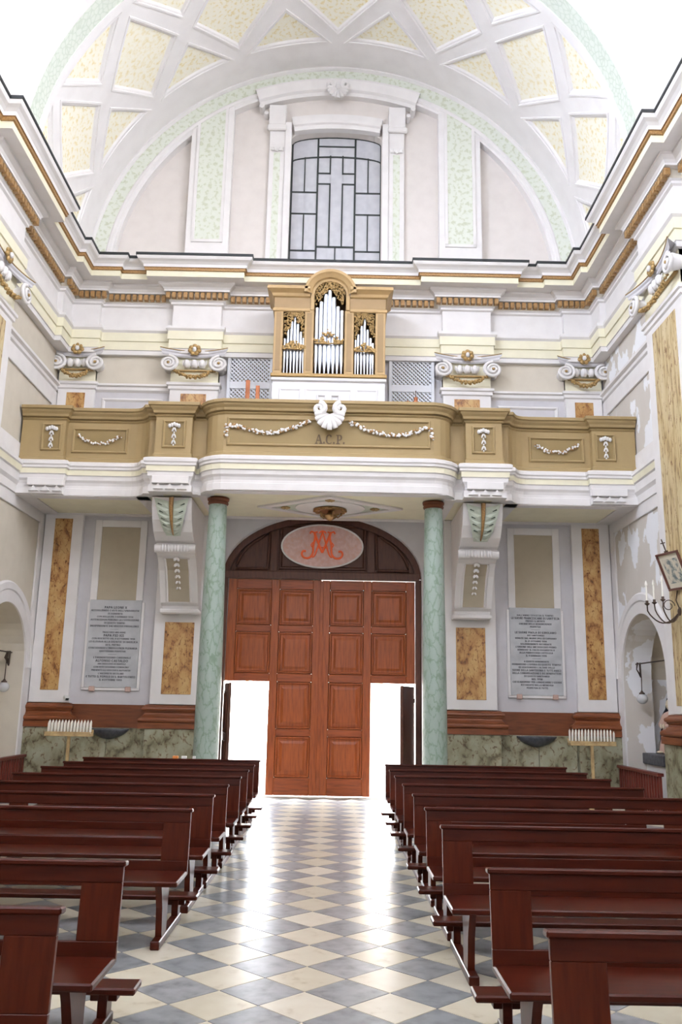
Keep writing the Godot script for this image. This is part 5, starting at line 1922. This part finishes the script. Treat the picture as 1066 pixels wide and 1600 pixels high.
# ---------------------------------------------------------------- candelabra and picture
func candelabra_and_picture() -> void:
	var c := thing("wall_candelabra", "iron wall candelabra with curled arms and white candles on the pilaster", "candelabra", Vector3(5.145, 3.05, 3.72))
	var b := B.new()
	b.xf = Transform3D(Basis(Vector3.BACK, PI / 2), Vector3.ZERO)
	b.lathe([Vector2(0.0, 0.035), Vector2(0.03, 0.03), Vector2(0.06, 0.012), Vector2(0.065, -0.002)], 14)
	obj("wall_plate", b, M.iron, c)
	var spots := [Vector3(-0.46, 0.1, -0.03), Vector3(-0.3, 0.14, 0.16), Vector3(-0.29, 0.14, -0.2)]
	for q: Vector3 in spots:
		b = B.new()
		var cv := []
		for i in 13:
			var t := i / 12.0
			cv.append(Vector3(q.x * minf(1.0, t * 1.12), -0.19 * sin(PI * minf(1.0, t * 0.97)) + (q.y - 0.02) * t * t, q.z * t))
		cv.append(q)
		b.tube(cv, 0.01, 6)
		b.xf.origin = q
		b.lathe([Vector2(0.012, -0.02), Vector2(0.035, 0.0), Vector2(0.037, 0.012), Vector2(0.02, 0.014), Vector2(0.02, 0.05), Vector2(0.016, 0.05)], 10)
		var arm := obj("arm", b, M.iron, c)
		b = B.new()
		b.xf.origin = q
		b.lathe([Vector2(0.013, 0.03), Vector2(0.013, 0.25), Vector2(0.006, 0.255)], 8)
		obj("candle", b, M.wax, arm)
		b = B.new()
		b.xf.origin = q
		b.lathe([Vector2(0.008, 0.255), Vector2(0.02, 0.275), Vector2(0.018, 0.3), Vector2(0.007, 0.335), Vector2(0.0, 0.345)], 10)
		obj("bulb", b, M.wax, arm)
	b = B.new()
	var curl := []
	for i in 20:
		var a := i / 19.0 * TAU * 1.15
		var r := 0.09 - 0.05 * i / 19.0
		curl.append(Vector3(-0.16 + r * cos(a), 0.08 + r * sin(a), 0.0))
	b.tube(curl, 0.007, 5)
	b.tube([Vector3(0, 0.02, 0), Vector3(-0.05, 0.16, 0), Vector3(-0.02, 0.3, 0.0)], 0.009, 5)
	obj("curl", b, M.iron, c)
	# framed picture leaning out from the pilaster
	var p := thing("framed_picture", "small framed picture with cross on top leaning out from the pilaster", "picture", Vector3(5.135, 3.36, 3.86))
	var face := Basis(Vector3.UP, deg_to_rad(-72.0)) * Basis(Vector3.RIGHT, deg_to_rad(22.0))
	b = B.new()
	b.xf = Transform3D(face, Vector3.ZERO)
	var hw := 0.23
	var hh := 0.56
	for q in [[-hw, 0.0, hw, 0.03], [-hw, hh - 0.03, hw, hh], [-hw, 0.03, -hw + 0.03, hh - 0.03], [hw - 0.03, 0.03, hw, hh - 0.03]]:
		b.span(Vector3(q[0], q[1], 0.005), Vector3(q[2], q[3], 0.045), 0.006)
	obj("frame", b, M.frame_brown, p)
	b = B.new()
	b.xf = Transform3D(face, Vector3.ZERO)
	b.span(Vector3(-hw + 0.02, 0.02, 0.008), Vector3(hw - 0.02, hh - 0.02, 0.018))
	obj("mount_board", b, M.picture_mount, p)
	b = B.new()
	b.xf = Transform3D(face, Vector3.ZERO)
	b.span(Vector3(-hw + 0.08, 0.1, 0.018), Vector3(hw - 0.08, hh - 0.1, 0.021))
	obj("print", b, M.picture_print, p)
	b = B.new()
	b.xf = Transform3D(face, Vector3.ZERO)
	b.box(Vector3(0, hh + 0.1, 0.02), Vector3(0.016, 0.2, 0.016), 0.003)
	b.box(Vector3(0, hh + 0.14, 0.02), Vector3(0.09, 0.016, 0.016), 0.003)
	b.box(Vector3(0, hh + 0.012, 0.02), Vector3(0.06, 0.024, 0.03), 0.004)
	obj("cross", b, M.iron, p)

# ---------------------------------------------------------------- small things
func small_things() -> void:
	# holy water stoups below the dado band
	for s: float in [-1.0, 1.0]:
		var t := thing("water_stoup", "dark stone half bowl fixed to the green marble dado, " + (HERE if s > 0 else ACROSS), "stoup", Vector3(s * 3.86, 0.97, 0.052))
		var b := B.new()
		var rows := []
		for q in [[0.03, 0.0], [0.12, 0.02], [0.22, 0.06], [0.3, 0.11], [0.345, 0.16], [0.345, 0.185], [0.3, 0.185], [0.24, 0.14], [0.0, 0.12]]:
			var row := PackedVector3Array()
			for j in 17:
				var a := deg_to_rad(lerpf(-90.0, 90.0, j / 16.0))
				row.append(Vector3(q[0] * sin(a), q[1], q[0] * 0.55 * cos(a)))
			rows.append(row)
		b.grid(rows)
		obj("bowl", b, M.stone_dark, t)
		b = B.new()
		b.span(Vector3(-0.36, 0.16, 0.0), Vector3(0.36, 0.19, 0.03), 0.006)
		obj("rim", b, M.stone_dark, t)
	# white spotlight on the dado
	var l := thing("spotlight", "small white spotlight standing on the brown dado moulding", "spotlight", Vector3(-4.63, 1.6, 0.19))
	var b := B.new()
	b.span(Vector3(-0.03, 0.0, -0.03), Vector3(0.03, 0.02, 0.03), 0.004)
	b.tube([Vector3(0, 0.015, 0), Vector3(0, 0.06, 0.01)], 0.01, 6)
	obj("bracket", b, M.white_plastic, l)
	b = B.new()
	b.xf = Transform3D(Basis(Vector3.UP, 0.7) * Basis(Vector3.RIGHT, 0.5), Vector3(0, 0.08, 0.02))
	b.box(Vector3.ZERO, Vector3(0.09, 0.07, 0.09), 0.012)
	obj("head", b, M.white_plastic, l)
	b = B.new()
	b.xf = Transform3D(Basis(Vector3.UP, 0.7) * Basis(Vector3.RIGHT, 0.5), Vector3(0, 0.08, 0.02))
	b.box(Vector3(0, 0, 0.046), Vector3(0.06, 0.045, 0.006), 0.002)
	obj("lens", b, M.lead, l)
	# things up on the gallery, showing over the parapet
	for q in [[-1.47, 7.31, 0.075, "tall"], [-1.29, 7.21, 0.07, "shorter"]]:
		b = B.new()
		b.span(Vector3(-q[2] / 2, 0.0, -0.02), Vector3(q[2] / 2, q[1] - 5.301, 0.02), 0.004)
		var o := obj("wooden_board", b, M.orange_wood)
		o.position = Vector3(q[0], 5.301, 1.5)
		tag(o, "%s reddish wooden board standing upright behind the gallery parapet" % q[3], "board")
	var v := thing("wooden_violin", "small reddish wooden fiddle standing on the gallery parapet rail", "fiddle", Vector3(1.49, 6.67, 2.1))
	b = B.new()
	b.ball(Vector3(0, 0.055, 0), Vector3(0.05, 0.055, 0.025), 12, 8)
	b.ball(Vector3(0, 0.125, 0), Vector3(0.036, 0.045, 0.022), 12, 8)
	obj("body", b, M.orange_wood, v)
	b = B.new()
	b.box(Vector3(0, 0.2, 0.0), Vector3(0.013, 0.12, 0.013), 0.003)
	b.ball(Vector3(0, 0.265, 0), Vector3(0.012, 0.016, 0.012), 8, 5)
	obj("neck", b, M.iron, v)
	b = B.new()
	b.lathe([Vector2(0.0, 0.0), Vector2(0.05, 0.0), Vector2(0.045, 0.02), Vector2(0.015, 0.09), Vector2(0.0, 0.1)], 4, false)
	var n := obj("wooden_pyramid", b, M.orange_wood)
	n.position = Vector3(1.35, 6.67, 2.1)
	tag(n, "little reddish wooden pyramid beside the fiddle on the parapet rail", "ornament")
	# booklets on the last pew
	for q in [[-2.02, "paper_orange", 0.075, "orange"], [-1.9, "paper_white", 0.07, "white"], [-1.76, "paper_white", 0.04, "narrow white"]]:
		b = B.new()
		b.span(Vector3(-q[2] / 2, 0.0, -0.025), Vector3(q[2] / 2, 0.035, 0.025), 0.003)
		var o := obj("booklet", b, M[q[1]])
		o.position = Vector3(q[0], 0.8755, 3.555)
		tag(o, "small %s booklet lying on the back of the pew by the door" % q[3], "booklet", "booklets on the pew back")

# ---------------------------------------------------------------- outside
func outside() -> void:
	var g := struct("ground")
	var b := B.new()
	b.span(Vector3(-40, -0.4, -60), Vector3(40, -0.05, -0.6))
	obj("street_paving", b, M.paving, g)
	var p := thing("gate_pillar", "cream plastered gate pillar in the street outside the door", "pillar", Vector3(1.02, -0.05, -4.8))
	b = B.new()
	b.span(Vector3(-0.32, 0.0, -0.3), Vector3(0.32, 3.2, 0.3), 0.01)
	obj("shaft", b, M.house_wall, p)
	b = B.new()
	b.span(Vector3(-0.38, 3.2, -0.36), Vector3(0.38, 3.34, 0.36), 0.02)
	obj("cap", b, M.paving, p)
	b = B.new()
	b.span(Vector3(-0.36, 0.0, -0.34), Vector3(0.36, 0.9, 0.34), 0.02)
	obj("base", b, M.paving, p)
	var u := thing("closed_parasol", "closed pale yellow parasol standing in the street outside", "parasol", Vector3(-2.0, -0.05, -6.0))
	b = B.new()
	b.tube([Vector3(0, 0, 0), Vector3(0, 2.3, 0)], 0.02, 6)
	obj("pole", b, M.white_plastic, u)
	b = B.new()
	b.lathe([Vector2(0.0, 1.1), Vector2(0.13, 1.1), Vector2(0.15, 1.2), Vector2(0.11, 1.7), Vector2(0.05, 2.2), Vector2(0.0, 2.42)], 10)
	obj("canopy", b, M.yellow_cloth, u)
	b = B.new()
	b.lathe([Vector2(0.0, 0.0), Vector2(0.25, 0.0), Vector2(0.24, 0.08), Vector2(0.0, 0.1)], 16)
	obj("base", b, M.paving, u)
